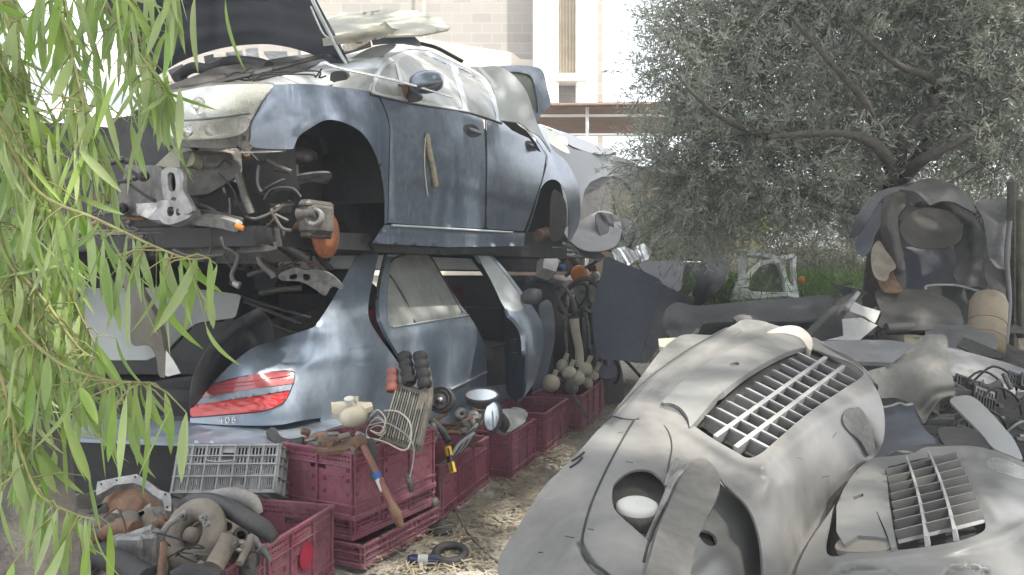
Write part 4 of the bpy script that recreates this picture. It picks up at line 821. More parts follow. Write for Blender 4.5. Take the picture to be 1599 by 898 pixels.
MB().lathe(P(688,624,4.5), (-.15,-1,.25), [(.001,.03),(.02,.03),(.022,.015),(.045,.012),(.048,.02),(.055,.02),(.058,.008),(.068,.008),(.07,.025),(.078,.02),(.08,-.05),(.001,-.05)], 40).build('wheel', liner, pl_)
MB().lathe(P(688,624,4.46), (-.15,-1,.25), [(.013,0),(.013,.02),(.001,.022)], 12).build('hub_bolt', chrome, pl_)
def loop(name, pts, r, m_, label, cat_='cable'): return solo(ptube(name, pts, r, m_, sub=8), label, cat_)
loop('cable', [(566,682,4.0),(600,690,3.9),(630,703,3.85),(641,690,3.85),(640,660,3.9),(622,643,4.0),(600,641,4.1)], .0045, ivory, 'thin ivory cable looped over the front of the raised crate')
loop('cable', [(575,665,4.05),(600,660,4.0),(625,672,3.95),(643,690,3.85),(646,715,3.85),(640,745,3.82)], .004, greyc, 'thin grey cable hanging down the raised crate')
loop('cable', [(580,640,4.1),(596,656,4.05),(600,675,4.0),(585,690,3.98),(572,676,4.05),(580,658,4.1)], .004, greyc, 'coil of grey wire beside the ivory reservoir')
for i in range(5): loop('cable', [(575+rnd.uniform(-5,5),650+i*5,4.08),(590,640+i*6,4.05),(602,655+i*4,4.0),(594,676+i,3.98),(578,672,4.0)], .0035, steel if i%2 else ivory, 'one of the tangled thin wires between reservoir and intercooler')
for i, o in enumerate([o for o in C.objects if o.get('label','').startswith('one of the tangled')]): o['group'] = 'tangled wires in the raised crate'
solo(ptube('radiator_hose', [(424,675,4.2),(429,684,4.15),(440,692,4.1),(456,694,4.08),(474,690,4.08)], .030, liner, n=14), 'bent grey radiator hose above the grey crate', 'hose')
ir = thing('rusty_hinge_lump', 'rusty iron bracket lump on the left end of the raised crate', 'bracket', P(515,690,4.0))
for pts in ([(478,694),(500,680),(530,676),(556,684),(562,694),(540,702),(500,706)], [(474,688),(490,676),(512,674),(520,686),(500,698)], [(535,690),(560,682),(568,694),(552,704)]):
    panel('plate', pts, rbf([(478,694,4.0),(556,684,3.95),(500,706,3.85)]), rnd.choice([rust, dusty]), ir, step=6, th=.02, smooth=False)
for i in range(9):
    u, v = rnd.uniform(478,560), rnd.uniform(676,698); ptube('bolt_arm', [(u,v,3.92),(u+rnd.uniform(-18,18),v+rnd.uniform(-6,6),3.9)], rnd.uniform(.008,.02), rnd.choice([rust,dusty,alu]), ir)
ds = thing('steering_column_shaft', 'rusty driveshaft with blue and white bands hanging down the crimson crate', 'driveshaft', P(605,760,3.65))
ptube('shaft', [(564,690,3.78),(590,742,3.70),(614,792,3.62)], [.018,.016,.018], mat('red brown shaft', (.22,.08,.05), (.16,.06,.04), 15, .55, .3, DUST, .3), ds, n=12)
ptube('joint', [(556,682,3.8),(561,690,3.79),(566,698,3.77)], [.03,.038,.028], rust, ds, n=12); ptube('joint', [(612,788,3.62),(619,804,3.6),(626,822,3.6)], [.020,.026,.016], rust, ds, n=12)
ptube('blue_band', [(587,738,3.70),(591,746,3.695)], .021, bluep, ds, sub=0, n=14); ptube('white_band', [(592,748,3.694),(600,766,3.67)], .020, whitep, ds, sub=0, n=14)
solo(panel('grey_flap', [(572,690),(584,686),(590,710),(588,745),(580,752),(576,730)], rbf([(572,690,3.8),(588,745,3.78),(590,710,3.8)]), liner, step=5, th=.006), 'limp grey rubber flap behind the banded driveshaft', 'rubber flap')
solo(ptube('strap_end', [(636,742,3.85),(640,752,3.82),(643,768,3.82)], [.01,.02,.012], steel), 'dark strap end below the grey cable', 'strap')
# trim strips crate
for i in range(6):
    o = i*6; solo(ptube('trim_strip', [(753-o*.4,640+o*1.2,4.85-i*.05),(748-o,662+o,4.8-i*.05),(733-o,690+o*.8,4.72-i*.04),(706-o*.8,716+o*.5,4.62),(684,728,4.6)], .011, greyc if i%2 else liner, flatk=.5), ['uppermost','second','third','fourth','fifth','lowest'][i]+' curved grey trim strip in the crate with the yellow screwdriver', 'trim strip')
scd = thing('screwdriver', 'yellow and black screwdriver hooked over the rim of the trim strip crate', 'screwdriver', P(705,725,4.45))
ptube('handle', [(699,698,4.5),(702,712,4.48)], .022, yellow, scd, sub=0, n=10); ptube('grip', [(702,712,4.48),(704,722,4.47)], .019, black, scd, sub=0, n=10); ptube('tip', [(704,722,4.47),(708,738,4.45)], .020, yellow, scd, sub=0, n=10)
ptube('grip_line', [(700,700,4.475),(707,736,4.425)], .005, black, scd, sub=0)
def mirror(u, v, d, rx, ry, ax, label, frame_=dplas):
    t = thing('car_mirror', label, 'mirror', P(u, v, d)); n = 30; a = Vector(ax).normalized(); e1 = a.cross(Vector((0,0,1))).normalized(); e2 = e1.cross(a)
    def ring(r, h): return [P(u,v,d)+e1*(math.cos(2*math.pi*k/n)*rx*r)+e2*(math.sin(2*math.pi*k/n)*ry*r)+a*h for k in range(n)]
    V = ring(.96,.004); MB().add(V, [tuple(range(n))], True).build('glass', mglass, t)
    V = []; pr = [(.95,.003),(.97,.012),(1.04,.010),(1.08,-.01),(1.0,-.05),(.6,-.09),(.05,-.10)]
    for r, h in pr: V += ring(r, h)
    MB().add(V, [(i*n+k,i*n+(k+1)%n,(i+1)*n+(k+1)%n,(i+1)*n+k) for i in range(len(pr)-1) for k in range(n)]).build('mirror_frame', frame_, t)
mirror(752,617,4.95,.105,.062,(-.05,-.75,1.1), 'oval mirror glass facing up behind the trim strips')
mirror(768,650,4.9,.055,.092,(-.45,-1,.25), 'upright oval mirror at the corner of the trim strip crate')
for i in range(14):
    u, v = rnd.uniform(674,745), rnd.uniform(640,700); q = P(u, v, 4.75+(700-v)/100); mb = MB(); k = i%3
    if k == 0: mb.tube([q, q+Vector((rnd.uniform(-.12,.12), rnd.uniform(-.05,.05), rnd.uniform(-.02,.04))), q+Vector((rnd.uniform(-.15,.15), .05, 0))], .015, 8)
    elif k == 1: mb.box(q, (.10,.07,.03), (Vector((.8,.2,.5)).normalized(), Vector((-.2,.97,0)).normalized(), Vector((-.5,0,.8)).normalized()), .006)
    else: mb.lathe(q, (rnd.uniform(-.5,.5),-1,.6), [(.015,-.02),(.045,-.02),(.045,.02),(.015,.02)], 16)
    solo(mb.build(['rod','hinge_plate','bush'][k], [rust, rust, alu][k]), ['short rusty rod','rusty hinge plate','grimy metal bush'][k]+' among the scrap in the trim strip crate', ['rod','hinge','bush'][k], 'scrap in the trim strip crate')
solo(ptube('black_lever', [(672,655,4.8),(690,672,4.7),(700,690,4.6)], .022, black, flatk=.5), 'black plastic lever left of the yellow screwdriver', 'lever')
solo(ptube('curved_rod', [(674,700,4.55),(680,680,4.6),(676,664,4.7)], .018, liner), 'grey curved arm at the left end of the trim strip crate', 'arm')
solo(panel('grey_casing', [(776,644),(796,638),(812,644),(822,656),(812,664),(796,674),(778,668)], rbf([(776,644,5.5),(822,656,5.6),(796,674,5.4)]), greyc, step=5, th=.04, feats=[([(790,645),(800,665)], 5, -.03)]), 'square grey casing in the crate before the empty one', 'casing')
solo(panel('grey_slab', [(800,636),(820,640),(822,650),(808,656),(796,650)], rbf([(800,636,5.8),(822,650,5.7),(796,650,5.75)]), slat, step=5, th=.02), 'flat grey lid behind the square casing', 'lid')
solo(ptube('dark_hose', [(782,650,5.4),(790,662,5.35),(784,672,5.35)], .03, black), 'short black hose beside the upright oval mirror', 'hose')
# washer tanks
for i, (u, v, r, st_) in enumerate(((861,598,.085,1),(888,582,.075,.8),(902,590,.07,1.1),(915,576,.065,1),(878,572,.06,1.2),(893,604,.07,1.2),(918,598,.05,1.3),(928,586,.045,1.2))):
    dd = 7.35+.06*i; mb = MB().ball(P(u,v,dd), r, 12, (rnd.uniform(-.4,.4),rnd.uniform(-.3,.3),1), st_).tube([P(u+3,v-8,dd),P(u+8,v-20,dd)], .025, 10)
    solo(mb.build('washer_tank', ivory if i != 5 else greyc), ['round pale washer tank at the left corner of its crate','squat pale tank behind the round one','tall pale tank in the centre of the tank crate','pale tank under the hanging beige hose','small pale tank at the back left of the tank crate','greyish upright tank at the front of the tank crate','narrow pale tank at the right of the tank crate','smallest pale tank by the black pear shaped panel'][i], 'washer tank', 'pale tanks in the far crate')
solo(ptube('beige_hose', [(896,498,7.5),(899,520,7.5),(904,545,7.5),(905,572,7.5)], [.05,.045,.042,.045], ivory, n=14), 'upright beige corrugated hose above the pale tanks', 'hose')
solo(panel('pear_panel', [(945,550),(955,562),(963,578),(960,588),(947,592),(934,588),(930,580),(938,566)], rbf([(945,550,8.0),(960,588,7.8),(934,588,7.8)]), slate, step=4, th=.02), 'black pear shaped mirror shell hanging over the last crate', 'mirror shell')
solo(ptube('black_ring', [(958,560,8.3),(967,575,8.3),(966,592,8.3),(959,600,8.3)], .022, black), 'black rubber hose curved at the end of the crate row', 'hose')
solo(ptube('dead_branch', [(893,606,7.2),(900,625,7.05),(910,640,7.0),(917,652,6.95)], .016, bark), 'bent grey stick poking over the crate of tanks', 'stick')
# hanging rings and rods
for i, (u, v, ru, rv, ax) in enumerate(((884,470,.10,.19,(-.9,-.5,0)),(896,466,.11,.2,(-.7,-.8,.1)),(908,462,.16,.19,(-.3,-1,.2)),(922,466,.13,.2,(.1,-1,.1)))):
    q = P(u,v,7.6+.12*i); solo(MB().torus(q, ax, rv, .024, 36, 10, ru/rv).build('hanging_ring', liner if i%2 else steel), ['leftmost hanging dark ring above the pale tanks','second hanging ring from the blue door','broad hanging ring in front of the others','rightmost hanging ring beside the slate panel'][i], 'ring', 'rings hung above the pale tanks')
for i in range(9):
    u = 886+i*7; solo(ptube('hanging_rod', [(u,470+rnd.uniform(-15,20),7.75),(u+rnd.uniform(-3,6),510,7.7),(u+rnd.uniform(-2,12),555+rnd.uniform(0,20),7.7)], rnd.uniform(.014,.03), [alu, black, steel, liner][i%4]), ['pale','black','dark steel','grey'][i%4]+' rod hanging below the rings', 'rod', 'rods hanging below the rings')
panel_ = solo(panel('silver_cover', [(896,448),(906,444),(922,456),(930,470),(928,488),(915,485),(902,470)], rbf([(896,448,7.75),(930,470,7.7),(915,485,7.7)]), alu, step=4, th=.02, feats=[([(905,455),(920,480)], 4, .04)]), 'crumpled silver cover hanging inside the rings', 'cover')
solo(panel('white_box', [(850,396),(870,398),(872,414),(868,424),(848,418)], rbf([(850,396,8.2),(872,414,8.2),(868,424,8.1)]), whitep, step=4, smooth=False, th=.15), 'bright white box on top of the high crimson crate', 'box')
solo(MB().ball(P(878,418,8.2), .035, 10).build('cap', bluep), 'small blue cap beside the bright white box', 'cap')
og = solo(MB().lathe(P(905,428,8.3), (.2,-1,.2), [(.085,-.05),(.10,0),(.08,.04),(.001,.05)], 24).build('indicator_lamp', orange), 'round orange indicator lamp behind the hanging rings', 'lamp')
for i, (pts, mm) in enumerate((([(862,388),(895,392),(940,404)], chrome), ([(850,392),(880,398),(925,402)], chrome), ([(878,380),(910,392),(942,402)], whitep), ([(900,424),(925,412),(942,400)], steel))):
    solo(ptube('trim_bar', [(u,v,8.0+.1*i) for u,v in pts], .016, mm), ['upper bright trim bar under the far car','lower bright trim bar above the orange lamp','short white bar sloping down from the far car','curved grey pipe beside the slate panel'][i], 'trim bar')
for i in range(10):
    u, v = rnd.uniform(850,935), rnd.uniform(398,440); q = P(u,v,8.5); mb = MB().ball(q, rnd.uniform(.03,.07), 8, (rnd.uniform(-1,1),-1,.3), rnd.uniform(.6,1.5)).tube([q, q+Vector((rnd.uniform(-.15,.15),0,rnd.uniform(-.1,.1)))], .02, 8)
    solo(mb.build('engine_part', [alu, steel, dusty, rust, whitep][i%5]), ['pale aluminium','dark steel','dusty','rusty','white'][i%5]+' engine part on the pile behind the high crate', 'engine part', 'engine parts behind the high crate')
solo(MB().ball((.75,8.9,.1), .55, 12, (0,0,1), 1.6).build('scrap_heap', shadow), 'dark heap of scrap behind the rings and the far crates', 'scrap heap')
# floor litter
solo(MB().torus(P(703,864,3.9)+Vector((0,0,-.0)), (0,-.2,1), .075, .022, 30, 10).build('rubber_ring', black), 'black rubber ring lying flat on the path', 'rubber ring')
rm = thing('engine_mount', 'black rubber mount with an upright stalk beside the folded crates', 'engine mount', G(690,828))
MB().lathe(G(690,828), (0,0,1), [(.001,.06),(.03,.05),(.04,.03),(.075,.03),(.09,.015),(.085,0),(.001,0)], 26).build('base', black, rm); MB().lathe(G(678,820)+Vector((0,0,.04)), (0,0,1), [(.03,0),(.028,.07),(.035,.09),(.02,.12),(.001,.12)], 16).build('stalk', steel, rm)
gl = thing('dark_bottle', 'dark glass bottle lying at the bottom of the path', 'bottle', G(668,884))
MB().lathe(G(636,884)+Vector((0,0,.03)), (1,0,0), [(.001,0),(.022,.003),(.028,.02),(.028,.14),(.015,.17),(.012,.20),(.014,.205),(.001,.207)], 18).build('glass_body', mat('navy glass', (.015,.02,.05), None, 5, .12), gl)
MB().lathe(G(636,884)+Vector((.055,0,.03)), (1,0,0), [(.0285,0),(.0285,.05)], 18).build('bottle_label', greyc, gl)
solo(MB().tube([G(700,790)+Vector((0,0,.06)), G(730,840)+Vector((0,0,.03)), G(775,882)+Vector((0,0,.015)), G(800,892)+Vector((0,0,.01))], .005, 6, True, 1, 6).build('wire', steel), 'thin dark wire trailing over the path from the rubber mount', 'wire')
solo(MB().tube([G(1000,600)+Vector((0,0,.1)), P(970,557,8.9), P(950,560,8.9)], .02, 8, True, 1, 6).build('bent_stick', bark), 'bent grey stick at the end of the path', 'stick')
# =================================================================== PILE AT THE RIGHT, BACK TO FRONT
solo(panel('slate_door_panel', [(944,402),(960,405),(975,412),(1005,424),(1032,438),(1030,452),(1025,467),(1015,510),(1003,551),(999,566),(970,562),(939,560),(930,540),(925,500),(930,459),(940,425)], rbf([(944,402,7.2),(1032,438,7.0),(999,566,6.7),(930,540,6.9),(980,490,6.88)]), slate, step=7, th=.02), 'large dark slate panel standing upright at the end of the path', 'body panel')
solo(panel('slate_wing', [(1034,444),(1074,463),(1071,480),(1045,492),(1036,530),(1012,566),(1001,568),(1014,515),(1026,468)], rbf([(1034,444,7.3),(1074,463,7.4),(1001,568,7.0)]), mat('blue grey panel', (.11,.12,.15), (.085,.095,.12), 4, .4, .1, DUST, .3), step=6, smooth=False, th=.012), 'lighter blue grey panel just right of the large slate panel', 'body panel')
solo(panel('slate_bonnet', [(997,413),(1011,408),(1040,407),(1067,408),(1066,430),(1061,455),(1035,444),(1010,428)], rbf([(997,413,7.8),(1067,408,7.9),(1061,455,7.6)]), mat('violet grey panel', (.13,.13,.155), (.1,.1,.125), 4, .4, .1, DUST, .35), step=5, th=.015), 'violet grey panel peeking over the large slate panel', 'body panel')
tw = thing('twin_panel', 'narrow slate panel with a bright top edge beside the black sack', 'body panel', P(1080,455,7.9))
panel('sheet', [(1069,410),(1095,410),(1090,430),(1077,458),(1062,454)], rbf([(1069,410,7.9),(1095,410,8.0),(1062,454,7.8)]), mat('violet grey panel', (.1,.1,.1)), tw, step=5, smooth=False, th=.015)
ptube('bright_edge', [(1067,410,7.88),(1095,410,7.95)], .014, chrome, tw, sub=0)
sk = []
solo(panel('black_sack', [(1096,404),(1108,398),(1125,400),(1140,410),(1132,440),(1118,458),(1100,474),(1084,478),(1080,462),(1090,430)], rbf([(1096,404,7.6),(1140,410,7.7),(1084,478,7.2),(1105,440,7.1)]), black, step=5, th=.1, feats=[([(1100,405),(1110,440),(1090,475)], 6, -.05), ([(1120,405),(1122,450)], 5, .05)]), 'black plastic lump between the slate panels and the green weeds', 'plastic sheet')
solo(ptube('green_pipe_end', [(1078,470,7.2),(1090,462,7.3),(1098,456,7.4)], [.05,.07,.055], steel, n=14), 'grey round pipe end at the foot of the black plastic lump', 'pipe')
for i, (pts, c_, mm, f_) in enumerate((([(880,360),(905,345),(935,330),(955,332),(970,350),(965,380),(940,392),(905,388)], [(880,360,8.0),(970,350,8.3),(940,392,7.7)], mat('mid grey sheet', (.19,.19,.19), (.15,.15,.15), 6, .6, 0, DUST, .4), 1), ([(930,335),(950,333),(985,345),(1000,365),(985,385),(950,392),(938,370)], [(930,335,8.2),(1000,365,8.4),(950,392,7.9)], liner, 1), ([(884,380),(925,385),(945,400),(938,408),(900,395)], [(884,380,7.8),(945,400,7.8),(900,395,7.7)], plastic2, 0), ([(955,390),(975,384),(990,392),(996,405),(980,416),(962,410)], [(955,390,7.4),(996,405,7.4),(980,416,7.3)], chrome, 0), ([(985,388),(1005,380),(1018,392),(1012,405),(998,410)], [(985,388,7.6),(1018,392,7.6),(998,410,7.5)], chrome, 0))):
    solo(panel('crumpled_sheet', pts, rbf(c_), mm, step=5, smooth=bool(f_), th=.01, feats=[([(pts[0][0]+6*k, pts[0][1]-5), (pts[3][0]-8+5*k, pts[3][1]+30)], 4, (-1)**k*.05) for k in range(3)]), ['grey plastic sheet under the far grey car wheel arch','darker bent sheet behind the grey plastic sheet','pale narrow flap above the slate panel edge','shiny crumpled foil at the top of the slate panel','second shiny crumpled scrap right of the first foil'][i], 'sheet')
for i in range(14):
    u, v = rnd.uniform(965,1040), rnd.uniform(352,402); a = rnd.uniform(-1.3,-.2)
    solo(ptube('thin_rod', [(u,v,7.9),(u+34*math.cos(a),v+34*math.sin(a),8.1)], rnd.uniform(.006,.014), [steel,alu,black][i%3], sub=0), ['grimy','pale','black'][i%3]+' thin rod sticking up from the scrap under the olive crown', 'rod', 'rods sticking from the scrap')
# white door frame
df = thing('white_door_frame', 'battered white car door frame standing among green weeds', 'door frame', P(1195,465,7.6))
Wm = mat('stained white paint', (.82,.86,.84), (.40,.44,.42), 9, .4, 0, (.5,.52,.5), .3)
panel('door_shell', [(1143,468),(1147,450),(1156,432),(1158,395),(1166,391),(1190,393),(1215,400),(1240,396),(1244,400),(1243,420),(1246,450),(1248,466),(1230,462),(1200,464),(1165,468)], rbf([(1143,468,7.4),(1158,395,7.6),(1244,400,7.7),(1248,466,7.5)]), Wm, df, step=4, smooth=False, th=.06, holes=[[(1164,430),(1166,398),(1190,400),(1206,404),(1186,408),(1176,416)], [(1168,452),(1174,430),(1186,416),(1206,409),(1216,410),(1224,436),(1228,456),(1200,456),(1175,455)], [(1222,404),(1238,402),(1238,430),(1240,450),(1232,440)]])
panel('glass', [(1170,453),(1184,420),(1212,410),(1220,425),(1227,455),(1200,455)], rbf([(1143,468,7.46),(1158,395,7.66),(1244,400,7.76),(1248,466,7.56)]), mat('green tinted glass', (.1,.1,.1)), df, step=5, th=.005)
solo(MB().ball(P(1252,437,7.6), .035, 8).tube([P(1246,437,7.6),P(1256,436,7.6)], .02).build('lamp_cap', orange), 'tiny orange lamp cap right of the white door frame', 'lamp')
# long dark bumper lying across
solo(panel('long_bumper', [(1038,486),(1048,476),(1060,472),(1086,477),(1130,474),(1183,469),(1240,465),(1291,461),(1330,466),(1326,480),(1262,500),(1180,502),(1110,504),(1092,512),(1082,528),(1066,532),(1048,528),(1036,508)], rbf([(1038,490,6.2),(1060,472,6.3),(1183,469,6.5),(1330,466,6.6),(1262,500,6.2),(1110,504,6.0),(1066,532,5.9),(1065,500,5.95),(1180,486,6.2)]), dplas, step=6, th=.02, feats=[([(1050,500),(1100,488),(1290,478)], 6, -.03), ([(1040,516),(1085,512)], 4, .03)]), 'long dark grey bumper lying across behind the front bumpers', 'bumper')
solo(panel('dark_underlayer', [(1070,520),(1100,504),(1262,500),(1340,500),(1340,560),(1200,600),(1060,600),(1040,540)], rbf([(1070,520,6.4),(1340,500,6.5),(1060,600,6.0),(1340,560,6.0)]), shadow, step=12, th=.1, smooth=False), 'dark sheet beneath the long dark bumper', 'plastic sheet')  # dark sheet filling the space beneath the bumper
solo(ptube('pale_stub', [(1072,530,5.9),(1086,520,5.9),(1092,507,6.0)], .018, alu), 'short pale bracket at the left end of the long bumper', 'bracket')
# liner stack
LS = 'wheel arch liners heaped at the right'
def LN(pts, c_, mm, label, feats=(), th=.006, **k): return solo(panel('arch_liner_shell', pts, rbf(c_), mm, step=5, th=th, feats=feats, **k), label, 'wheel arch liner', LS)
LN([(1417,380),(1440,372),(1482,374),(1492,400),(1492,430),(1487,455),(1410,455),(1408,420)], [(1417,388,5.8),(1482,388,5.8),(1412,455,5.5),(1487,455,5.5)], slate, 'slate coloured liner panel below the round liner')
LN([(1385,300),(1430,285),(1490,298),(1530,330),(1545,380),(1535,450),(1500,480),(1400,480),(1375,440),(1365,380),(1368,330)], [(1385,300,5.9),(1530,330,5.9),(1400,480,5.7),(1500,480,5.7)], black, 'black backing sheet added to close bright gaps behind the heaped liners')  # added black sheet that closes bright gaps round the disc
LN([(1404,345),(1410,330),(1427,318),(1455,312),(1490,312),(1514,330),(1530,350),(1537,375),(1536,405),(1530,430),(1523,448),(1500,444),(1489,430),(1496,412),(1507,392),(1510,370),(1506,352),(1494,336),(1470,326),(1440,324),(1420,335)], [(1404,345,5.2),(1460,315,5.3),(1537,375,5.2),(1523,448,4.9),(1507,370,5.35),(1440,324,5.4)], liner, 'ring shaped wheel arch liner curving round the disc', [([(1420,325),(1470,318),(1520,350),(1525,400),(1512,440)], 6, -.04)])
LN([(1408,345),(1420,332),(1445,325),(1478,330),(1498,345),(1503,362),(1496,378),(1478,386),(1457,388),(1430,386),(1412,374),(1405,360)], [(1408,345,5.35),(1503,362,5.35),(1457,388,5.2),(1457,357,5.5)], mat('brown grey liner', (.05,.047,.042), (.035,.032,.03), 7, .6, 0, (.2,.185,.16), .4), 'round brown grey liner disc in the middle of the heap', [([(1425,340),(1460,332),(1490,350)], 7, .03)])
LN([(1405,296),(1420,290),(1440,280),(1460,279),(1476,284),(1495,292),(1508,303),(1518,316),(1522,331),(1508,325),(1490,316),(1474,314),(1462,316),(1452,320),(1442,310),(1430,300),(1415,297)], [(1405,296,5.1),(1440,280,5.4),(1522,331,5.2),(1452,320,5.0),(1480,300,5.1)], liner, 'top liner draped over the heap', [([(1440,300),(1454,318)], 4, .03)])
LN([(1327,372),(1335,345),(1347,322),(1362,306),(1378,297),(1398,292),(1415,292),(1400,300),(1380,308),(1366,325),(1352,350),(1340,368)], [(1327,372,5.3),(1378,297,5.2),(1415,292,5.2),(1352,350,5.1)], dplas, 'dark pointed liner blade at the left of the heap')
LN([(1335,385),(1346,355),(1362,330),(1376,316),(1380,330),(1374,350),(1364,370),(1358,392),(1345,400)], [(1335,385,5.4),(1376,316,5.4),(1345,400,5.2)], mat('blue grey panel', (.1,.1,.1)), 'blue grey liner blade behind the dark pointed one')
LN([(1378,318),(1390,300),(1412,302),(1414,320),(1404,335),(1402,352),(1406,375),(1412,400),(1414,430),(1412,452),(1402,440),(1390,410),(1380,385),(1375,350)], [(1378,318,5.2),(1412,302,5.3),(1412,452,4.9),(1380,385,5.1),(1398,360,5.0)], mat('brown grey liner', (.1,.1,.1)), 'tall brown grey liner with a twisted edge', [([(1395,310),(1388,350),(1405,420)], 6, -.05)])
LN([(1361,392),(1372,375),(1384,392),(1394,405),(1400,418),(1390,425),(1385,438),(1370,436),(1362,420)], [(1361,392,5.0),(1400,418,4.95),(1370,436,4.9)], dusty, 'small dusty tan liner flap at the lower left of the heap')
LN([(1370,432),(1385,436),(1398,420),(1408,440),(1408,455),(1380,455)], [(1370,432,5.1),(1408,455,4.9),(1408,440,5.0)], rust, 'rust brown scrap flap under the tan liner flap')
LN([(1524,316),(1560,310),(1640,312),(1640,380),(1585,350),(1578,400),(1572,430),(1550,425),(1544,404),(1540,370),(1534,340)], [(1524,316,5.4),(1640,312,5.6),(1572,430,5.0),(1540,370,5.2)], mat('dark slate liner', (.055,.058,.068), (.04,.042,.05), 6, .6, 0, DUST, .35), 'wide dark slate sheet at the right edge of the heap', [([(1575,330),(1560,400)], 8, -.06)])
LN([(1541,400),(1556,418),(1574,424),(1572,450),(1566,470),(1548,452),(1538,430)], [(1541,400,5.0),(1566,470,4.8),(1572,430,4.9)], liner, 'curled liner scrap hanging below the dark slate sheet')
solo(MB().box(P(1582,450,5.3)+Vector((0,0,-.2)), (.07,.07,1.9), None, .02).build('wooden_post', bark), 'dark upright post at the right edge behind the liners', 'post')
solo(MB().tube([P(1577,345,4.9),P(1572,400,4.9),P(1576,470,4.85),P(1570,540,4.8)], .035, 8, True, .4, 5).build('rubber_edge', dplas), 'long dark rubber edge hanging beside the upright post', 'rubber strip')
solo(MB().box(P(1596,420,5.0), (.06,.05,.9), None, .01).build('green_plank', mat('mossy plank', (.09,.09,.06), (.06,.06,.04), 20, .8)), 'greenish plank leaning at the far right edge', 'plank')
solo(ptube('pale_seal', [(1446,452,4.8),(1450,446,4.8),(1494,446,4.8),(1530,456,4.75),(1567,467,4.7)], .008, alu), 'thin pale seal strip curving over the dark hollow', 'seal strip')
solo(panel('hollow_shade_sheet', [(1447,450),(1494,448),(1530,458),(1560,468),(1530,500),(1500,530),(1450,500)], rbf([(1447,450,5.1),(1560,468,5.1),(1500,530,4.8)]), black, step=7, th=.02), 'black sheet in place of the dark hollow behind the tan canister', 'plastic sheet')  # black sheet stands in for the shade in the hollow
cn = thing('tan_canister', 'tan dusty cylindrical canister leaning among the liners', 'canister', P(1540,540,4.2))
cv, cvx = P(1545,462,4.6), P(1538,552,4.4); axc = (cv-cvx).normalized(); MB().lathe(cvx, axc, [(.001,0),(.10,0),(.10,(cv-cvx).length-.06),(.085,(cv-cvx).length-.015),(.04,(cv-cvx).length),(.001,(cv-cvx).length)], 30).build('canister_body', mat('tan plastic', (.20,.155,.10), (.15,.12,.08), 8, .6, 0, DUST, .5), cn)
for t_ in (.1,.2): MB().torus(cvx+axc*t_, axc, .10, .004, 30, 6).build('hoop', dusty, cn)
solo(panel('brown_bumper', [(1367,456),(1400,450),(1447,454),(1475,462),(1494,475),(1502,492),(1502,508),(1470,514),(1420,516),(1394,515),(1370,508),(1376,490)], rbf([(1367,456,5.0),(1447,454,5.1),(1502,492,4.9),(1394,515,4.6),(1440,485,4.6)]), mat('brown grey liner', (.1,.1,.1)), step=5, th=.012, feats=[([(1390,470),(1440,468),(1490,490)], 5, .03), ([(1385,490),(1495,500)], 5, -.03)]), 'brown dusty bumper piece under the liner heap', 'bumper')
solo(panel('grey_cone', [(1323,460),(1332,462),(1340,478),(1330,500),(1300,530),(1262,528),(1262,514),(1290,488)], rbf([(1323,460,4.8),(1262,520,4.5),(1330,500,4.6)]), liner, step=5, th=.01), 'grey slanting plastic shard left of the black hollow', 'plastic shard')
solo(panel('hollow_shade', [(1325,468),(1345,480),(1350,505),(1320,530),(1268,530),(1290,500)], rbf([(1325,468,4.7),(1268,530,4.4),(1350,505,4.6)]), black, step=5, th=.02), 'black sheet in place of the dark hollow between the grey shard and the white scraps', 'dark hollow')  # black sheet painted as the shaded inside of the grey cone
solo(panel('white_strip', [(1327,467),(1345,477),(1375,486),(1370,498),(1366,505),(1350,494),(1328,487)], rbf([(1327,467,4.5),(1375,486,4.5),(1366,505,4.45)]), slat, step=4, smooth=False, th=.008), 'light grey torn strip on the black hollow', 'plastic scrap')
solo(panel('torn_sheet', [(1316,498),(1345,496),(1370,508),(1358,518),(1343,531),(1290,531),(1318,524)], rbf([(1316,498,4.4),(1370,508,4.45),(1290,531,4.3)]), slat, step=4, smooth=False, th=.008), 'light grey torn sheet below the torn strip', 'plastic scrap')
solo(ptube('grey_tube', [(1384,514,4.5),(1420,513,4.5),(1449,515,4.5)], .035, liner, n=16, sub=0), 'short horizontal grey tube in front of the brown bumper piece', 'tube')
solo(panel('dark_wing', [(1449,508),(1490,508),(1530,506),(1550,515),(1556,545),(1520,548),(1470,545),(1448,530)], rbf([(1449,508,4.5),(1550,515,4.4),(1470,545,4.2)]), dplas, step=5, th=.02), 'dark plastic slab right of the grey tube', 'plastic slab')
solo(panel('pointed_scrap', [(1494,540),(1505,526),(1515,530),(1540,540),(1575,556),(1560,560),(1520,552)], rbf([(1494,540,4.1),(1515,530,4.1),(1575,556,4.0)]), liner, step=4, smooth=False, th=.01), 'pointed grey scrap lying on the big curved bumper', 'plastic scrap')
solo(ptube('leaning_pipe', [(1320,482,4.4),(1330,470,4.5),(1340,458,4.6)], .014, alu, sub=0), 'short bright tipped rod above the grey shard', 'rod')
for i in range(26):
    u, v = rnd.uniform(1300,1600), rnd.uniform(440,545); d = 5.3-(v-440)/105*.9
    q = [(u+rnd.uniform(-26,26), v+rnd.uniform(-18,18)) for _ in range(5)]; cx_, cy_ = u, v; q.sort(key=lambda p: math.atan2(p[1]-cy_, p[0]-cx_))
    solo(panel('plastic_shard', q, rbf([(u-20,v,d+.25),(u+20,v,d+rnd.uniform(.1,.4)),(u,v+20,d+.1)]), [dplas, liner, black, shadow][i%4], step=6, smooth=False, th=.008), ['dark grey','dusty','black','soot dark'][i%4]+' plastic shard deep in the heap at the right', 'plastic shard', 'dark shards in the right heap')
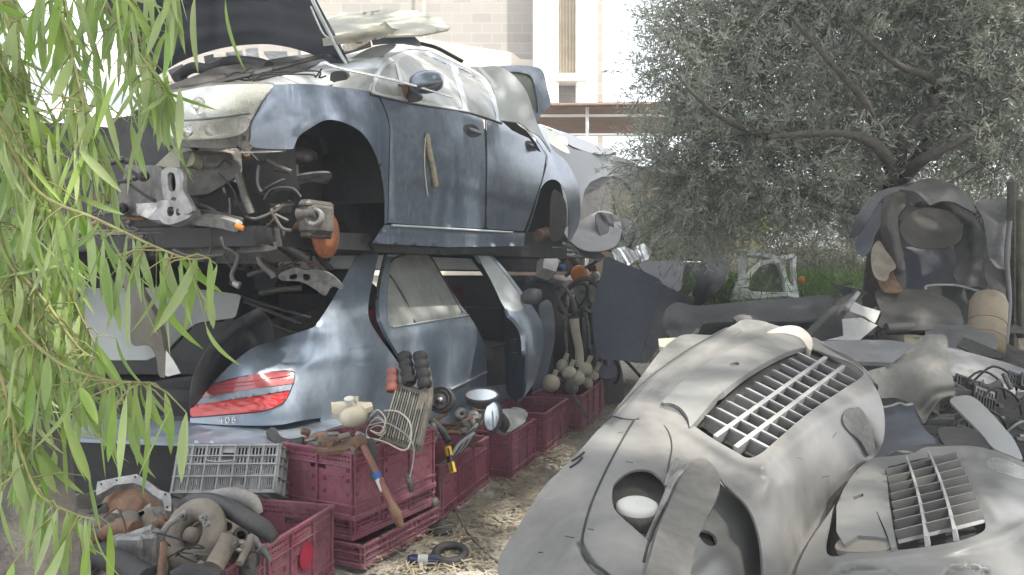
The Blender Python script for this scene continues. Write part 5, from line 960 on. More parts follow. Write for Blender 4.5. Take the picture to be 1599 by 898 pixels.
# mound that carries the right hand heap
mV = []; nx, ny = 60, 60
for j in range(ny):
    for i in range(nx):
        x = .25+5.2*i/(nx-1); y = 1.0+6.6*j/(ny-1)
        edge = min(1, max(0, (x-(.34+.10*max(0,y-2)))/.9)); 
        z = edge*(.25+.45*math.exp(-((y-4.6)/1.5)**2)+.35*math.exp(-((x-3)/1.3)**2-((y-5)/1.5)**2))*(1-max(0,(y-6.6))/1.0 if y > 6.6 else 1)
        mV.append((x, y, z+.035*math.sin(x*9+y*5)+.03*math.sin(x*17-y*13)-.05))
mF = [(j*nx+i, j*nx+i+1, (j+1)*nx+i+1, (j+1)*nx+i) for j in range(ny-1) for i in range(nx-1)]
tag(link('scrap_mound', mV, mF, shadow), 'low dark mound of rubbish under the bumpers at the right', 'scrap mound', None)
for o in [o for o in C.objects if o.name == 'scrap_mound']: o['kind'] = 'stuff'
# big curved grey bumper
solo(panel('curved_bumper', [(1268,536),(1300,532),(1383,531),(1425,537),(1481,543),(1546,559),(1599,576),(1660,602),(1700,640),(1690,680),(1650,655),(1599,624),(1555,602),(1499,589),(1440,576),(1397,567),(1336,564),(1300,558),(1280,548)], rbf([(1268,536,3.9),(1383,531,4.0),(1599,576,3.6),(1700,640,3.2),(1599,624,3.45),(1397,567,3.7),(1480,560,3.62),(1300,558,3.8)]), mat('blue grey bumper', (.17,.175,.19), (.13,.135,.15), 5, .5, 0, DUST, .45, .1), step=6, th=.02, feats=[([(1280,552),(1340,556),(1400,558),(1499,578),(1599,610)], 3, .03)]), 'long curved blue grey bumper sweeping to the right edge', 'bumper')
ms_ = solo(panel('bumper_bracket', [(1536,592),(1560,602),(1556,612),(1548,616),(1540,606)], rbf([(1536,592,3.5),(1560,602,3.5),(1548,616,3.45)]), alu, step=4, smooth=False, th=.01), 'small riveted grey tab under the curved bumper', 'bracket')
for i in range(60):
    u, v = rnd.uniform(1465,1620), rnd.uniform(590,690); 
    if i < 10: u, v = rnd.uniform(1440,1500), rnd.uniform(630,675)
    d = 3.3-(v-590)/100*.35; k = i%4; mb = MB(); q = P(u,v,d)
    if k == 0: mb.tube([q, q+Vector((rnd.uniform(-.14,.14), .03, rnd.uniform(-.08,.08)))], .010, 8)
    elif k == 1: mb.box(q, (.12,.02,.035), (Vector((.9,.1,rnd.uniform(-.6,.6))).normalized(), Vector((0,1,0)), Vector((rnd.uniform(-.3,.3),0,1)).normalized()), .004)
    elif k == 2: mb.tube([q, q+Vector((.08,0,.06)), q+Vector((.16,0,.02)), q+Vector((.2,.02,-.06))], .005, 8, True, 1, 4)
    else: mb.plate(q, Vector((.93,.1,-.35)).normalized(), Vector((.3,.3,.9)).normalized(), .09, .06, [(.008+.0135*a, .01, .0165+.0135*a, .05) for a in range(6)], .010)
    solo(mb.build(['thin_rod','flat_bar','bent_wire','vent_grid'][k], [steel, dplas, black, liner][k] if i % 7 else alu), ['thin rod','flat plastic bar','bent wire','small vent grid'][k]+' in the tangle between the two front bumpers', ['rod','bar','wire','grid'][k], 'tangle between the front bumpers')
solo(panel('wing_corner', [(1300,590),(1340,584),(1366,576),(1388,570),(1412,552),(1428,540),(1436,528),(1445,523),(1460,522),(1477,524),(1480,545),(1482,566),(1488,590),(1492,614),(1478,619),(1466,625),(1454,640),(1444,662),(1436,650),(1424,632),(1400,622),(1374,622),(1330,620)], rbf([(1300,590,3.3),(1366,576,3.3),(1445,523,3.35),(1477,524,3.3),(1492,614,3.0),(1444,662,2.95),(1374,622,3.1),(1440,580,2.98)]), mat('olive grey plastic', (.11,.11,.10), (.09,.09,.082), 6, .5, 0, DUST, .45, .1), step=5, th=.006, feats=[([(1385,576),(1420,556),(1440,528)], 5, .05), ([(1490,612),(1462,616),(1440,640)], 7, .04)]), 'olive grey bumper corner standing up behind the grille bumper', 'bumper corner')
solo(panel('navy_panel', [(1340,640),(1378,636),(1410,633),(1425,631),(1430,645),(1439,664),(1452,678),(1471,694),(1440,705),(1400,716),(1374,722),(1340,720)], rbf([(1378,636,2.95),(1425,631,2.95),(1471,694,2.7),(1374,722,2.65)]), slate, step=5, th=.006), 'dark navy curved panel between the two grille bumpers', 'body panel')
solo(ptube('torn_edge', [(1376,637,2.93),(1392,634,2.93),(1404,630,2.94),(1414,633,2.93),(1425,631,2.93)], .006, alu), 'ragged pale edge strip on the navy panel', 'strip')
solo(panel('smooth_sheet', [(1483,625),(1500,618),(1520,620),(1546,643),(1570,670),(1583,686),(1597,717),(1580,712),(1551,699),(1535,680),(1518,662),(1498,642)], rbf([(1483,625,2.95),(1520,620,3.0),(1597,717,2.55),(1551,699,2.6)]), plastic2, step=5, th=.008), 'smooth pale grey blade shaped panel at the right', 'body panel')
solo(panel('black_tray', [(1464,672),(1480,666),(1515,670),(1540,690),(1552,700),(1520,700),(1480,698)], rbf([(1464,672,2.75),(1552,700,2.6),(1480,698,2.65)]), black, step=5, th=.02), 'black curved tray under the pale blade panel', 'tray')
# =================================================================== FRONT BUMPERS WITH GRILLES
def bil(q, a, b): # quad corners near-left, near-right, far-right, far-left
    return np.array(q[0])*(1-a)*(1-b)+np.array(q[1])*a*(1-b)+np.array(q[2])*a*b+np.array(q[3])*(1-a)*b
def grille(D, quad, nl, ns, parent, m_, dep=.045, bow=0.0, wl=.010, ws=.006, power=1.0, a_rng=None):
    """long bars run from near (b=0) to far (b=1), slats cross them"""
    def pt(a, b, o):
        c = bil(quad, a, b); c = c+bow*4*b*(1-b)*(np.array(quad[1])-np.array(quad[0]))*(.25)
        d = float(D(c[None])[0])+o; return P(c[0], c[1], d)
    nrmc = bil(quad, .5, .5)
    def strip(ps, wdt, name):
        m2 = plastic if name == 'grille_slat' else m_  # darker plastic on slat bodies puts the shade between them into colour
        V = []; 
        for i, (f_, bk) in enumerate(ps):
            t = (ps[min(i+1,len(ps)-1)][0]-ps[max(i-1,0)][0]).normalized(); dp = (bk-f_); sd_ = t.cross(dp).normalized()*wdt/2
            V += [f_+sd_, f_-sd_, bk-sd_*.5, bk+sd_*.5]
        n = len(ps); Fc = [(i*4+k, i*4+(k+1)%4, i*4+4+(k+1)%4, i*4+4+k) for i in range(n-1) for k in range(4)]+[(0,1,2,3),((n-1)*4+3,(n-1)*4+2,(n-1)*4+1,(n-1)*4)]
        return MB().add(V, Fc, True).build(name, m2, parent)
    # inward normal of the grille area
    A_, B_, C_ = pt(0,.5,0), pt(1,.5,0), pt(.5,1,0); nn = (B_-A_).cross(C_-pt(.5,0,0)).normalized()
    if nn.y < 0: nn = -nn
    for k in range(1, nl+1):
        a = k/(nl+1); strip([(pt(a,b,-.002), pt(a,b,0)+nn*dep) for b in np.linspace(0,1,16)], wl, 'long_bar')
    for k in range(1, ns):
        b = (k/ns)**power; rows = []
        for a in np.linspace(-.02, 1.02, 14):
            bb = b; rows.append((pt(a,bb,.006), pt(a,bb,.0)+nn*dep))
        strip(rows, ws, 'grille_slat'); s_ = [(f_-(bk_-f_).normalized()*.001, f_+(bk_-f_).normalized()*.006) for f_, bk_ in rows]; strip(s_, ws*2.0, 'slat_edge')  # paler strip for dusty front edges that catch the light
    return nn
B1 = rbf(lam=.004, ctrl=[(780,898,1.62),(848,762,1.86),(953,649,2.18),(1027,545,2.75),(1075,522,2.95),(1161,500,3.15),(1268,526,3.05),(1345,576,2.80),(1378,650,2.55),(1339,744,2.3),(1293,803,2.12),(1240,898,1.85),(1000,780,1.70),(1100,720,2.0),(1200,740,1.92),(1150,600,2.38),(1250,620,2.32),(1060,900,1.42),(900,850,1.55),(1230,930,1.8),(820,960,1.45)])
fb = thing('front_bumper', 'large dusty grey front bumper with a slatted grille and a round fog lamp', 'bumper', P(1080,898,1.6))
gq1 = [(1085,664),(1181,714),(1346,584),(1262,543)]
ghole = [(1086,666),(1084,660),(1120,618),(1162,585),(1205,560),(1240,545),(1262,543),(1300,556),(1328,566),(1345,578),(1346,588),(1310,612),(1262,645),(1215,685),(1188,708),(1168,715),(1150,706),(1115,686)]
foghole = [(956,765),(962,752),(978,739),(996,733),(1016,735),(1030,745),(1036,752),(1040,765),(1035,790),(1026,815),(1017,846),(1010,842),(985,820),(965,802),(957,788)]
twhole = [(1118,740),(1130,755),(1145,768),(1165,788),(1178,812),(1188,850),(1192,900),(1192,960),(1040,960),(1060,880),(1090,800),(1110,760)]
out1 = [(1075,522),(1114,523),(1130,515),(1148,506),(1161,499),(1189,501),(1216,509),(1248,513),(1267,526),(1290,543),(1316,558),(1345,576),(1366,603),(1380,640),(1380,685),(1366,712),(1339,744),(1293,803),(1262,850),(1246,880),(1238,920),(1225,970),(1225,970),(1100,975),(900,975),(800,970),(800,970),(782,930),(778,898),(781,868),(807,826),(848,762),(893,717),(953,649),(985,610),(1007,580),(1030,550),(1055,528)]
mb_ = panel('bumper_skin', out1, B1, plastic, fb, step=4.5, th=.006, holes=[ghole, foghole, twhole], feats=[
    ([(953,660),(1010,590),(1070,548),(1148,508)], 6, .025), ([(1030,612),(1100,555),(1160,520),(1200,508)], 6, .03), ([(905,850),(930,890),(960,910)], 4, .02),
    ([(1000,640),(1050,655),(1086,676),(1150,716),(1190,730)], 10, -.02), ([(1330,655),(1345,670),(1360,700)], 12, .06), ([(1215,760),(1215,900)], 26, -.03), ([(1200,720),(1290,650),(1370,610)], 12, -.015)])
def seam(pts, D, r, m_, parent, name='seam'):
    q = cat(pts, 6, False); d = D(q); return MB().tube([P(a,b,c-.0008) for (a,b),c in zip(q,d)], r, 6).build(name, m_, parent)
seam([(990,656),(1003,652),(1018,655),(1036,664),(1046,680),(1049,700),(1045,722),(1042,740)], B1, .0022, black, fb)
seam([(990,656),(972,686),(946,735),(924,785),(911,830),(909,856),(918,875),(940,890),(955,905)], B1, .0028, black, fb)
seam([(1005,878),(1012,850),(1022,825),(1036,795)], B1, .0025, black, fb); seam([(958,650),(980,655),(1000,655)], B1, .002, black, fb)
seam([(955,648),(1010,592),(1075,545),(1135,512)], B1, .003, dplas, fb, 'rubbing_line')
for _ in range(46):
    u, v = rnd.uniform(830,1370), rnd.uniform(520,890); q = np.array([[u,v]], float)
    if not inside(q, np.array(out1))[0] or any(inside(q, np.array(h))[0] for h in (ghole, foghole, twhole)): continue
    a = rnd.uniform(-1,.3); l_ = rnd.uniform(4,16); e_ = (u+l_*math.cos(a), v+l_*math.sin(a))
    if inside(np.array([e_]), np.array(out1))[0] and not any(inside(np.array([e_]), np.array(h))[0] for h in (ghole, foghole, twhole)): seam([(u,v), e_], B1, rnd.uniform(.0006,.0012), rnd.choice([dplas, greyc, black]), fb, 'scratch')
panel('licence_pad', [(1034,628),(1048,612),(1075,588),(1120,557),(1180,529),(1215,518),(1234,522),(1252,532),(1262,542),(1262,542),(1240,546),(1205,561),(1162,586),(1120,619),(1086,658),(1077,668),(1077,668),(1074,652),(1064,638),(1050,630)], off(B1,-.030), plastic2, fb, step=5, th=.02, holes=[[(1139,568),(1150,565),(1156,569),(1145,573)]], feats=[([(1122,605),(1126,622)], 2.5, .02)])
panel('pad_slot_shade', [(1029,636),(1036,628),(1054,630),(1068,642),(1076,662),(1070,666),(1048,654),(1032,645)], off(B1,-.005), dplas, fb, step=5, th=.02)  # dark patch over the skin paints the shade of the slot
panel('side_vent', [(1316,655),(1322,636),(1334,630),(1350,645),(1362,675),(1366,700),(1358,712),(1345,690),(1325,672)], off(B1,-.006), mat('scuffed rubber', (.10,.10,.10), (.06,.06,.06), 60, .8, 0, DUST, .5), fb, step=5, th=.01)
panel('top_block', [(1196,520),(1225,509),(1250,511),(1267,527),(1268,546),(1262,544),(1250,528),(1225,520)], off(B1,-.05), mat('pale warm plastic', (.45,.42,.36), (.38,.35,.30), 6, .5, 0, DUST, .3), fb, step=5, th=.05)  # paler, warmer tone than the bumper skin
panel('inner_backing', [(1070,655),(1160,590),(1262,540),(1350,580),(1270,660),(1170,725)], off(B1,.075), black, fb, step=10, th=.01)  # black sheet gives the grille openings their shade
grille(B1, gq1, 2, 12, fb, slat, .040, .0, .013, .008, .86)
# fog lamp pocket
panel('fog_pocket', [(945,765),(962,742),(996,722),(1030,735),(1050,755),(1040,800),(1022,860),(985,832),(950,800)], off(B1,.09), plastic, fb, step=6, th=.008, feats=[([(990,790),(991,791)], 40, .06)])
fl_ = MB(); fp = P(995,793,1.70); fax = Vector((-.02,-.16,1))
fl_.lathe(fp, fax, [(.052,-.12),(.056,-.02),(.052,-.004),(.044,.0),(.044,-.004)], 36); fl_.build('fog_lamp', steel, fb)
MB().lathe(fp+fax.normalized()*.004, fax, [(.047,-.006),(.046,.002),(.040,.006),(.03,.007),(.001,.008)], 36).build('lens', whitep, [o for o in C.objects if o.name == 'fog_lamp'][0])
MB().tube([P(1011,845,1.60),P(1032,795,1.68),P(1050,752,1.77),P(1072,728,1.83)], .007, 8, True, 1, 5).build('chrome_strip', alu, fb)
MB().tube([P(1040,760,1.80),P(1047,740,1.83),P(1058,718,1.88)], [.005,.008,.006], 8, True, 1, 4).build('chrome_strip', alu, fb)
panel('curved_blade', [(1018,860),(1030,820),(1048,778),(1066,738),(1076,724),(1088,716),(1102,717),(1116,729),(1124,745),(1124,760),(1116,785),(1102,812),(1092,835),(1080,880),(1070,960),(1005,960),(1008,900)], off(B1,-.035), mat('brown grey plastic', (.11,.105,.098), (.085,.082,.076), 5, .5, 0, DUST, .45, .08), fb, step=6, th=.02)
panel('lower_duct', [(1040,960),(1070,860),(1095,790),(1120,735),(1150,760),(1185,800),(1200,860),(1205,960)], off(B1,.12), plastic2, fb, step=7, th=.008, holes=[[(1091,836),(1096,828),(1106,829),(1118,838),(1120,848),(1114,853),(1102,850)]], feats=[([(1060,900),(1100,860),(1140,840)], 16, .03)])
panel('duct_back', [(1080,820),(1130,820),(1130,870),(1080,870)], off(B1,.17), black, fb, step=10, th=.01)
for pts in ([(893,720),(905,712),(912,706)], [(890,730),(902,722),(909,714)], [(935,668),(948,655),(955,650)]): MB().tube([P(u,v,float(B1(np.array([[u,v]],float))[0])-.003) for u,v in pts], .003, 6, True, 1, 3).build('scratch', black, fb)
solo(panel('pale_tab', [(1028,529),(1056,527),(1052,545),(1030,541)], rbf([(1028,529,3.1),(1056,527,3.1),(1030,541,3.0)]), beige, step=5, smooth=False, th=.02), 'small pale yellowish tab sticking out behind the large bumper', 'plastic tab')
solo(ptube('rubber_tip', [(1150,506,3.3),(1158,502,3.3),(1170,503,3.3)], .03, liner, n=12), 'grey rounded rubber tip behind the top of the large bumper', 'rubber part')
solo(ptube('edge_tube', [(1268,534,3.2),(1300,552,3.1),(1340,578,2.95),(1362,606,2.8)], .022, dplas, n=10), 'dark tube running along the far edge of the large bumper', 'tube')
# second bumper
B2d = rbf([(1243,898,1.78),(1304,787,2.05),(1360,717,2.35),(1443,699,2.5),(1523,697,2.45),(1599,722,2.25),(1700,760,2.0),(1599,898,1.62),(1400,870,1.70),(1500,800,1.85),(1560,760,2.0),(1300,960,1.5),(1700,960,1.4)])
sb = thing('front_bumper', 'paler grey front bumper with a square slatted grille at the lower right', 'bumper', P(1450,898,1.6))
g2 = [(1405,866),(1538,834),(1487,708),(1384,734)]
gh2 = [(1384,734),(1400,726),(1440,716),(1487,709),(1494,716),(1504,745),(1520,778),(1536,808),(1539,824),(1530,833),(1500,844),(1452,853),(1412,858),(1400,855),(1394,820),(1388,780)]
slot2 = [(1300,800),(1310,775),(1318,760),(1308,800),(1304,840),(1312,862),(1296,868),(1289,860),(1292,830)]
panel('bumper_skin', [(1262,850),(1285,815),(1304,787),(1332,741),(1360,717),(1395,712),(1425,708),(1443,699),(1470,697),(1495,696),(1523,697),(1560,706),(1599,722),(1660,745),(1720,790),(1720,790),(1720,980),(1720,980),(1500,985),(1240,980),(1240,980),(1240,930),(1244,890)], B2d, plastic2, sb, step=6, th=.006, holes=[gh2, [(1296,868),(1289,855),(1293,828),(1306,780),(1316,762),(1316,800),(1330,850),(1318,866)]],
      feats=[([(1494,700),(1510,730),(1530,770),(1556,810)], 8, -.012), ([(1540,712),(1580,728),(1620,750)], 6, .02), ([(1300,880),(1380,872),(1470,862),(1560,842),(1640,800)], 9, -.02), ([(1290,905),(1340,888),(1390,893),(1410,910)], 3, .02), ([(1470,905),(1485,890),(1510,886),(1540,895)], 3, .02)])
panel('licence_pad', [(1306,830),(1306,790),(1318,762),(1345,728),(1370,722),(1384,734),(1388,780),(1394,820),(1400,852),(1392,857),(1386,836),(1370,800),(1368,798),(1384,840),(1370,838),(1340,836),(1318,850)], off(B2d,-.025), plastic2, sb, step=6, smooth=False, th=.02, holes=[[(1331,776),(1347,770),(1349,774),(1334,781)]])
panel('pad_lip', [(1306,858),(1312,842),(1340,835),(1372,837),(1390,856),(1350,862)], off(B2d,-.006), mat('warm grey plastic', (.22,.20,.17), (.18,.165,.14), 6, .5, 0, DUST, .4), sb, step=5, th=.02)
panel('inner_backing', [(1370,725),(1495,700),(1550,830),(1395,870)], off(B2d,.055), black, sb, step=10, th=.01); panel('slot_backing', [(1280,860),(1300,760),(1325,755),(1335,870),(1290,880)], off(B2d,.05), black, sb, step=8, th=.01)  # black sheets put behind grille and slot for their dark depth
grille(B2d, g2, 2, 9, sb, slat, .026, .12, .012, .007, .86)
panel('fog_trim', [(1541,720),(1556,714),(1590,726),(1610,738),(1600,748),(1570,740),(1546,732)], off(B2d,-.004), chrome, sb, step=4, th=.004)
solo(ptube('hose_ring', [(1388,722,2.45),(1392,712,2.5),(1405,708,2.5),(1420,709,2.5),(1427,714,2.48)], .010, alu), 'small pale hoop at the top of the paler bumper', 'hoop')
# post at bottom left
solo(MB().tube([P(62,898,1.9)+Vector((-.02,0,-.9)), P(60,898,1.95)+Vector((0,0,-.1)), P(55,720,2.05), P(50,560,2.2), P(30,380,2.4)], [.11,.10,.085,.08,.07], 18, True, 1, 5).build('tree_trunk', bark), 'smooth grey trunk at the lower left edge behind the leaves', 'tree trunk')
# =================================================================== GROUND LITTER
def blades(name, n, fn, m_, label, cat_, Lr, Wr, up_=.15):
    V = np.zeros((n,4,3)); 
    for i in range(n):
        p = fn(); a = rnd.uniform(0,6.283); L_, W_ = rnd.uniform(*Lr)/2, rnd.uniform(*Wr)/2; z1, z2 = rnd.uniform(0,up_)*L_, rnd.uniform(0,up_)*L_
        dx, dy = math.cos(a), math.sin(a)
        V[i] = [(p[0]-dx*L_-dy*W_, p[1]-dy*L_+dx*W_, .012+z1), (p[0]-dx*L_+dy*W_, p[1]-dy*L_-dx*W_, .012+z1), (p[0]+dx*L_+dy*W_, p[1]+dy*L_-dx*W_, .014+z2), (p[0]+dx*L_-dy*W_, p[1]+dy*L_+dx*W_, .014+z2)]
    return tag(link(name, V.reshape(-1,3), np.arange(n*4).reshape(-1,4), m_, None, False), label, cat_, None, 'stuff')
def onpath():
    while 1:
        y = rnd.uniform(2.6, 10.5); x0 = -.85+.30*(y-3.2); x = x0+abs(rnd.gauss(0,.30+.04*y))+rnd.uniform(-.1,.25)
        if x < x0+2.2: return x, y
blades('straw_litter', 3400, onpath, straw, 'dry straw and stalks scattered along the foot of the crates', 'straw', (.03,.16), (.003,.008), .4)
blades('leaf_litter', 3800, onpath, deadleaf, 'small dry fallen leaves on the dusty path', 'leaf litter', (.02,.07), (.008,.02), .9)
pv = MB()
for i in range(420):
    x, y = onpath(); r = rnd.uniform(.005,.02); a = rnd.uniform(0,6)
    pv.box((x,y,r*.5), (r*2,r*1.5,r), (Vector((math.cos(a),math.sin(a),0)), Vector((-math.sin(a),math.cos(a),0)), Vector((0,0,1))), r*.3)
tag(pv.build('pebbles', earth), 'scattered small stones and clods on the path', 'pebbles', None, 'stuff')
# =================================================================== FOLIAGE
def leafmesh(name, base, axis, up_, L_, W_, m_, parent=None, droop=.15, seg=3, **k):
    """one mesh of folded leaf blades; base, axis, up_ arrays (n,3); L_, W_ (n,)"""
    n = len(base); axis = axis/np.linalg.norm(axis, axis=1)[:,None]; sdv = np.cross(axis, up_); sdv /= np.linalg.norm(sdv, axis=1)[:,None]+1e-9; nv = np.cross(sdv, axis)
    ts = np.linspace(0,1,seg+1); prof = np.sin(np.pi*np.clip(ts*.93+.05,0,1))**.8; prof[0] = .12; prof[-1] = .03
    rows = []
    for t, pw in zip(ts, prof):
        c = base+axis*(L_*t)[:,None]+nv*(-droop*L_*t*t)[:,None]+sdv*(droop*.8*np.sin(np.arange(n)*2.3)*L_*t*t)[:,None]
        rows += [c-sdv*(W_*pw/2)[:,None]+nv*(W_*pw*.18)[:,None], c, c+sdv*(W_*pw/2)[:,None]+nv*(W_*pw*.18)[:,None]]
    V = np.stack(rows, 1); m3 = 3*(seg+1); idx = np.arange(n)[:,None]*m3; q = []
    for s_ in range(seg):
        for h in (0,1):
            a = s_*3+h; q.append(np.concatenate([idx+a, idx+a+1, idx+a+4, idx+a+3], 1))
    Fc = np.stack(q, 1).reshape(-1,4)
    V = V.reshape(-1,3); me = bpy.data.meshes.new(name)
    org = ORG[parent.name] if parent is not None else Vector(V.mean(0)); V = V-np.array(org)
    me.vertices.add(len(V)); me.vertices.foreach_set('co', V.ravel()); me.loops.add(Fc.size); me.loops.foreach_set('vertex_index', Fc.ravel().astype(np.int32))
    me.polygons.add(len(Fc)); me.polygons.foreach_set('loop_start', np.arange(0, Fc.size, 4, dtype=np.int32)); me.polygons.foreach_set('use_smooth', np.ones(len(Fc), bool)); me.materials.append(m_); me.update(calc_edges=True); me.validate()
    o = bpy.data.objects.new(name, me); C.objects.link(o)
    if parent is not None: o.parent = parent
    else: o.location = org
    ORG[o.name] = org
    return o
def sprigs(name, centers, rads, counts, m_, parent, nl=16, Ls=.30, lw=(.045,.010), droop=0, sq=(1,1,1), seg=2, seed=1, shell_=.35):
    g = np.random.default_rng(seed); Bs, As, Us, Ll, Ww = [], [], [], [], []; tw_ = MB()
    for c, r, n in zip(centers, rads, counts):
        dr_ = g.standard_normal((n,3)); dr_ /= np.linalg.norm(dr_, axis=1)[:,None]; rr = r*(shell_+(1-shell_)*g.random(n)**.6); p = np.array(c)+dr_*rr[:,None]*np.array(sq)
        ax = dr_*.8+g.standard_normal((n,3))*.6+np.array([0,0,droop]); ax /= np.linalg.norm(ax, axis=1)[:,None]
        L1 = Ls*(.6+.8*g.random(n))
        for t in range(nl):
            f = (t+1)/nl; b = p+ax*(L1*f)[:,None]; sd_ = np.cross(ax, g.standard_normal((n,3))); sd_ /= np.linalg.norm(sd_, axis=1)[:,None]
            a = ax*.75+sd_*.8; Bs.append(b); As.append(a); Us.append(g.standard_normal((n,3))); Ll.append(lw[0]*(.7+.6*g.random(n))); Ww.append(lw[1]*(.7+.6*g.random(n)))
        for i in range(0, n, 3): tw_.tube([Vector(p[i]-ax[i]*L1[i]*.4), Vector(p[i]+ax[i]*L1[i])], [.004,.0015], 3, False)
    o = leafmesh(name, np.concatenate(Bs), np.concatenate(As), np.concatenate(Us), np.concatenate(Ll), np.concatenate(Ww), m_, parent, .1, seg)
    tw_.build('twigs', bark, parent); return o
# olive tree
ol = thing('olive_tree', 'large grey green olive tree filling the upper right', 'tree', (3.4,6.9,0))
tp = [P(1378,470,6.6), P(1382,400,6.6), P(1395,330,6.6), P(1400,290,6.6)]
MB().tube([Vector((tp[0].x, tp[0].y, -.05))]+tp, [.20,.16,.14,.12,.11], 14, True, 1, 4).build('trunk', bark, ol)
for pts, r0 in (([(1400,290,6.6),(1380,240,6.5),(1345,215,6.4),(1290,208,6.2),(1200,214,6.2)], .06), ([(1400,290,6.6),(1440,250,6.5),(1490,225,6.4),(1560,190,6.3)], .06), ([(1400,290,6.6),(1410,220,6.8),(1440,180,6.8),(1480,165,6.7)], .07), ([(1480,165,6.7),(1450,120,6.6),(1400,100,6.5),(1330,40,6.4)], .045), ([(1380,240,6.5),(1350,160,6.5),(1290,90,6.4),(1230,20,6.4)], .045), ([(1395,330,6.6),(1330,330,6.7),(1250,300,6.8),(1170,310,6.9)], .035), ([(1400,290,6.6),(1460,200,7.2),(1500,80,7.4)], .06), ([(1200,214,6.2),(1120,180,6.3),(1050,110,6.5)], .03)):
    n = len(pts); MB().tube([P(p[0],p[1],p[2]-(.55 if i_ else .0)) for i_, p in enumerate(pts)], [r0*(1-.75*i/(n-1)) for i in range(n)], 8, True, 1, 5).build('limb', bark, ol)
cl = [(1078,200,.48,6.4),(1050,110,.36,6.6),(1035,262,.32,6.5),(1100,90,.6,6.7),(1120,250,.65,6.3),(1072,325,.36,6.4),(1180,160,.75,6.4),(1200,40,.7,6.7),(1220,280,.65,6.2),(1165,310,.30,6.6),(1095,355,.26,6.9),(1290,100,.75,6.4),(1300,0,.7,6.6),(1330,200,.6,6.7),(1300,300,.33,6.6),(1400,60,.75,6.5),(1420,160,.55,7.0),(1500,20,.7,6.4),(1560,110,.7,6.0),(1520,200,.5,6.3),(1600,200,.6,5.8),(1610,20,.7,6.0),(1480,100,.6,6.8),(1560,260,.35,5.6),(1130,-20,.7,6.8),(1260,-80,.8,6.8),(1400,-80,.9,6.6),(1550,-90,.9,6.4),(1290,250,.5,6.1),(1330,330,.35,7.6),(1075,30,.35,6.9),(1380,250,.4,6.9),(1480,250,.3,7.4)]
rp = random.Random(11)
cs = []; rs_ = []; ns = []
for u, v, r, d in cl: cs.append(tuple(P(u,v,d+.3))); rs_.append(r*.88); ns.append(int(255*r*r/.35))
sprigs('crown', cs, rs_, ns, leafO, ol, 18, .36, (.070,.0135), -.15, (1,.9,.9), 2, 4, .25)
# sunny trees behind the olive
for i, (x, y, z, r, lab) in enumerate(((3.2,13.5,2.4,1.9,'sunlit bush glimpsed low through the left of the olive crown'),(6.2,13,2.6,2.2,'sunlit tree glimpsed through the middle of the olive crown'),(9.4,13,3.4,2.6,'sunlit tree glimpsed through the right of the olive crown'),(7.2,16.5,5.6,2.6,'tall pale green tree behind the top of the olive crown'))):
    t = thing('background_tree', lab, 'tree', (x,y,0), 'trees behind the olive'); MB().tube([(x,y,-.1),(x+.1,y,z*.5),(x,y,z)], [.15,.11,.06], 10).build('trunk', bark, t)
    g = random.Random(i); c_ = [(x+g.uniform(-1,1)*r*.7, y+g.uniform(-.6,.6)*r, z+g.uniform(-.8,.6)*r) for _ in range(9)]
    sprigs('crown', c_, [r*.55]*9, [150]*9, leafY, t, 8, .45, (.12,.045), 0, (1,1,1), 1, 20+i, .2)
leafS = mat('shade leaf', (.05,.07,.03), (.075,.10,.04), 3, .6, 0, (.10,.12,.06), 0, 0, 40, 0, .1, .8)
# dark shrubs behind the heap
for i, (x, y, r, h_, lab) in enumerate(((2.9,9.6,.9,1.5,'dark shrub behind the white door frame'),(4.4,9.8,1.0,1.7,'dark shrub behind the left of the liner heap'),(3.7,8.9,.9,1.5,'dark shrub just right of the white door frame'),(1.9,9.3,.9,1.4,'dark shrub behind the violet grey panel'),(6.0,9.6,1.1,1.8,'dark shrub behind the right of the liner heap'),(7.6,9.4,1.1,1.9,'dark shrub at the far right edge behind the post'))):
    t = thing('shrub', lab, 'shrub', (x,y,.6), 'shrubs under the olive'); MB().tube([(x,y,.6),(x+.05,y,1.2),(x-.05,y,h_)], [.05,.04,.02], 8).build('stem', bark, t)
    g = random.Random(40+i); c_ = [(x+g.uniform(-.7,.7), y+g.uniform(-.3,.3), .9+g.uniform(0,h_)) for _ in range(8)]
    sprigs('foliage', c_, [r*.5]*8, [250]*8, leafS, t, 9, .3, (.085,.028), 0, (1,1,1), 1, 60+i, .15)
# green weeds
def weeds(name, label, c_, n, hgt, seed):
    g = np.random.default_rng(seed); b = np.array(c_)+g.standard_normal((n,3))*np.array([.28,.25,.0])+np.c_[np.zeros((n,2)), g.random(n)*hgt]
    return tag(leafmesh(name, b, g.standard_normal((n,3))*.6+np.array([0,0,.7]), g.standard_normal((n,3)), .10+.08*g.random(n), .008+.012*g.random(n), weed, None, .3, 2), label, 'weeds', None, 'stuff')
cw = P(1135,465,7.9); weeds('green_weeds', 'feathery green weeds left of the white door frame', (cw.x, 7.9, cw.z-.25), 3800, .42, 3)
cw = P(1270,462,8.0); weeds('green_weeds', 'green weeds right of the white door frame', (cw.x, 8.0, cw.z-.3), 2600, .5, 4)
cw = P(1200,350,8.4); solo(leafmesh('yellow_sprig', np.array(cw)+nr.standard_normal((60,3))*.06, nr.standard_normal((60,3)), nr.standard_normal((60,3)), .05+.04*nr.random(60), .015+.01*nr.random(60), mat('yellow green leaf', (.42,.55,.03), None, 5, .5, trans=.5)), 'bright yellow green sprig low in the olive shade', 'sprig')
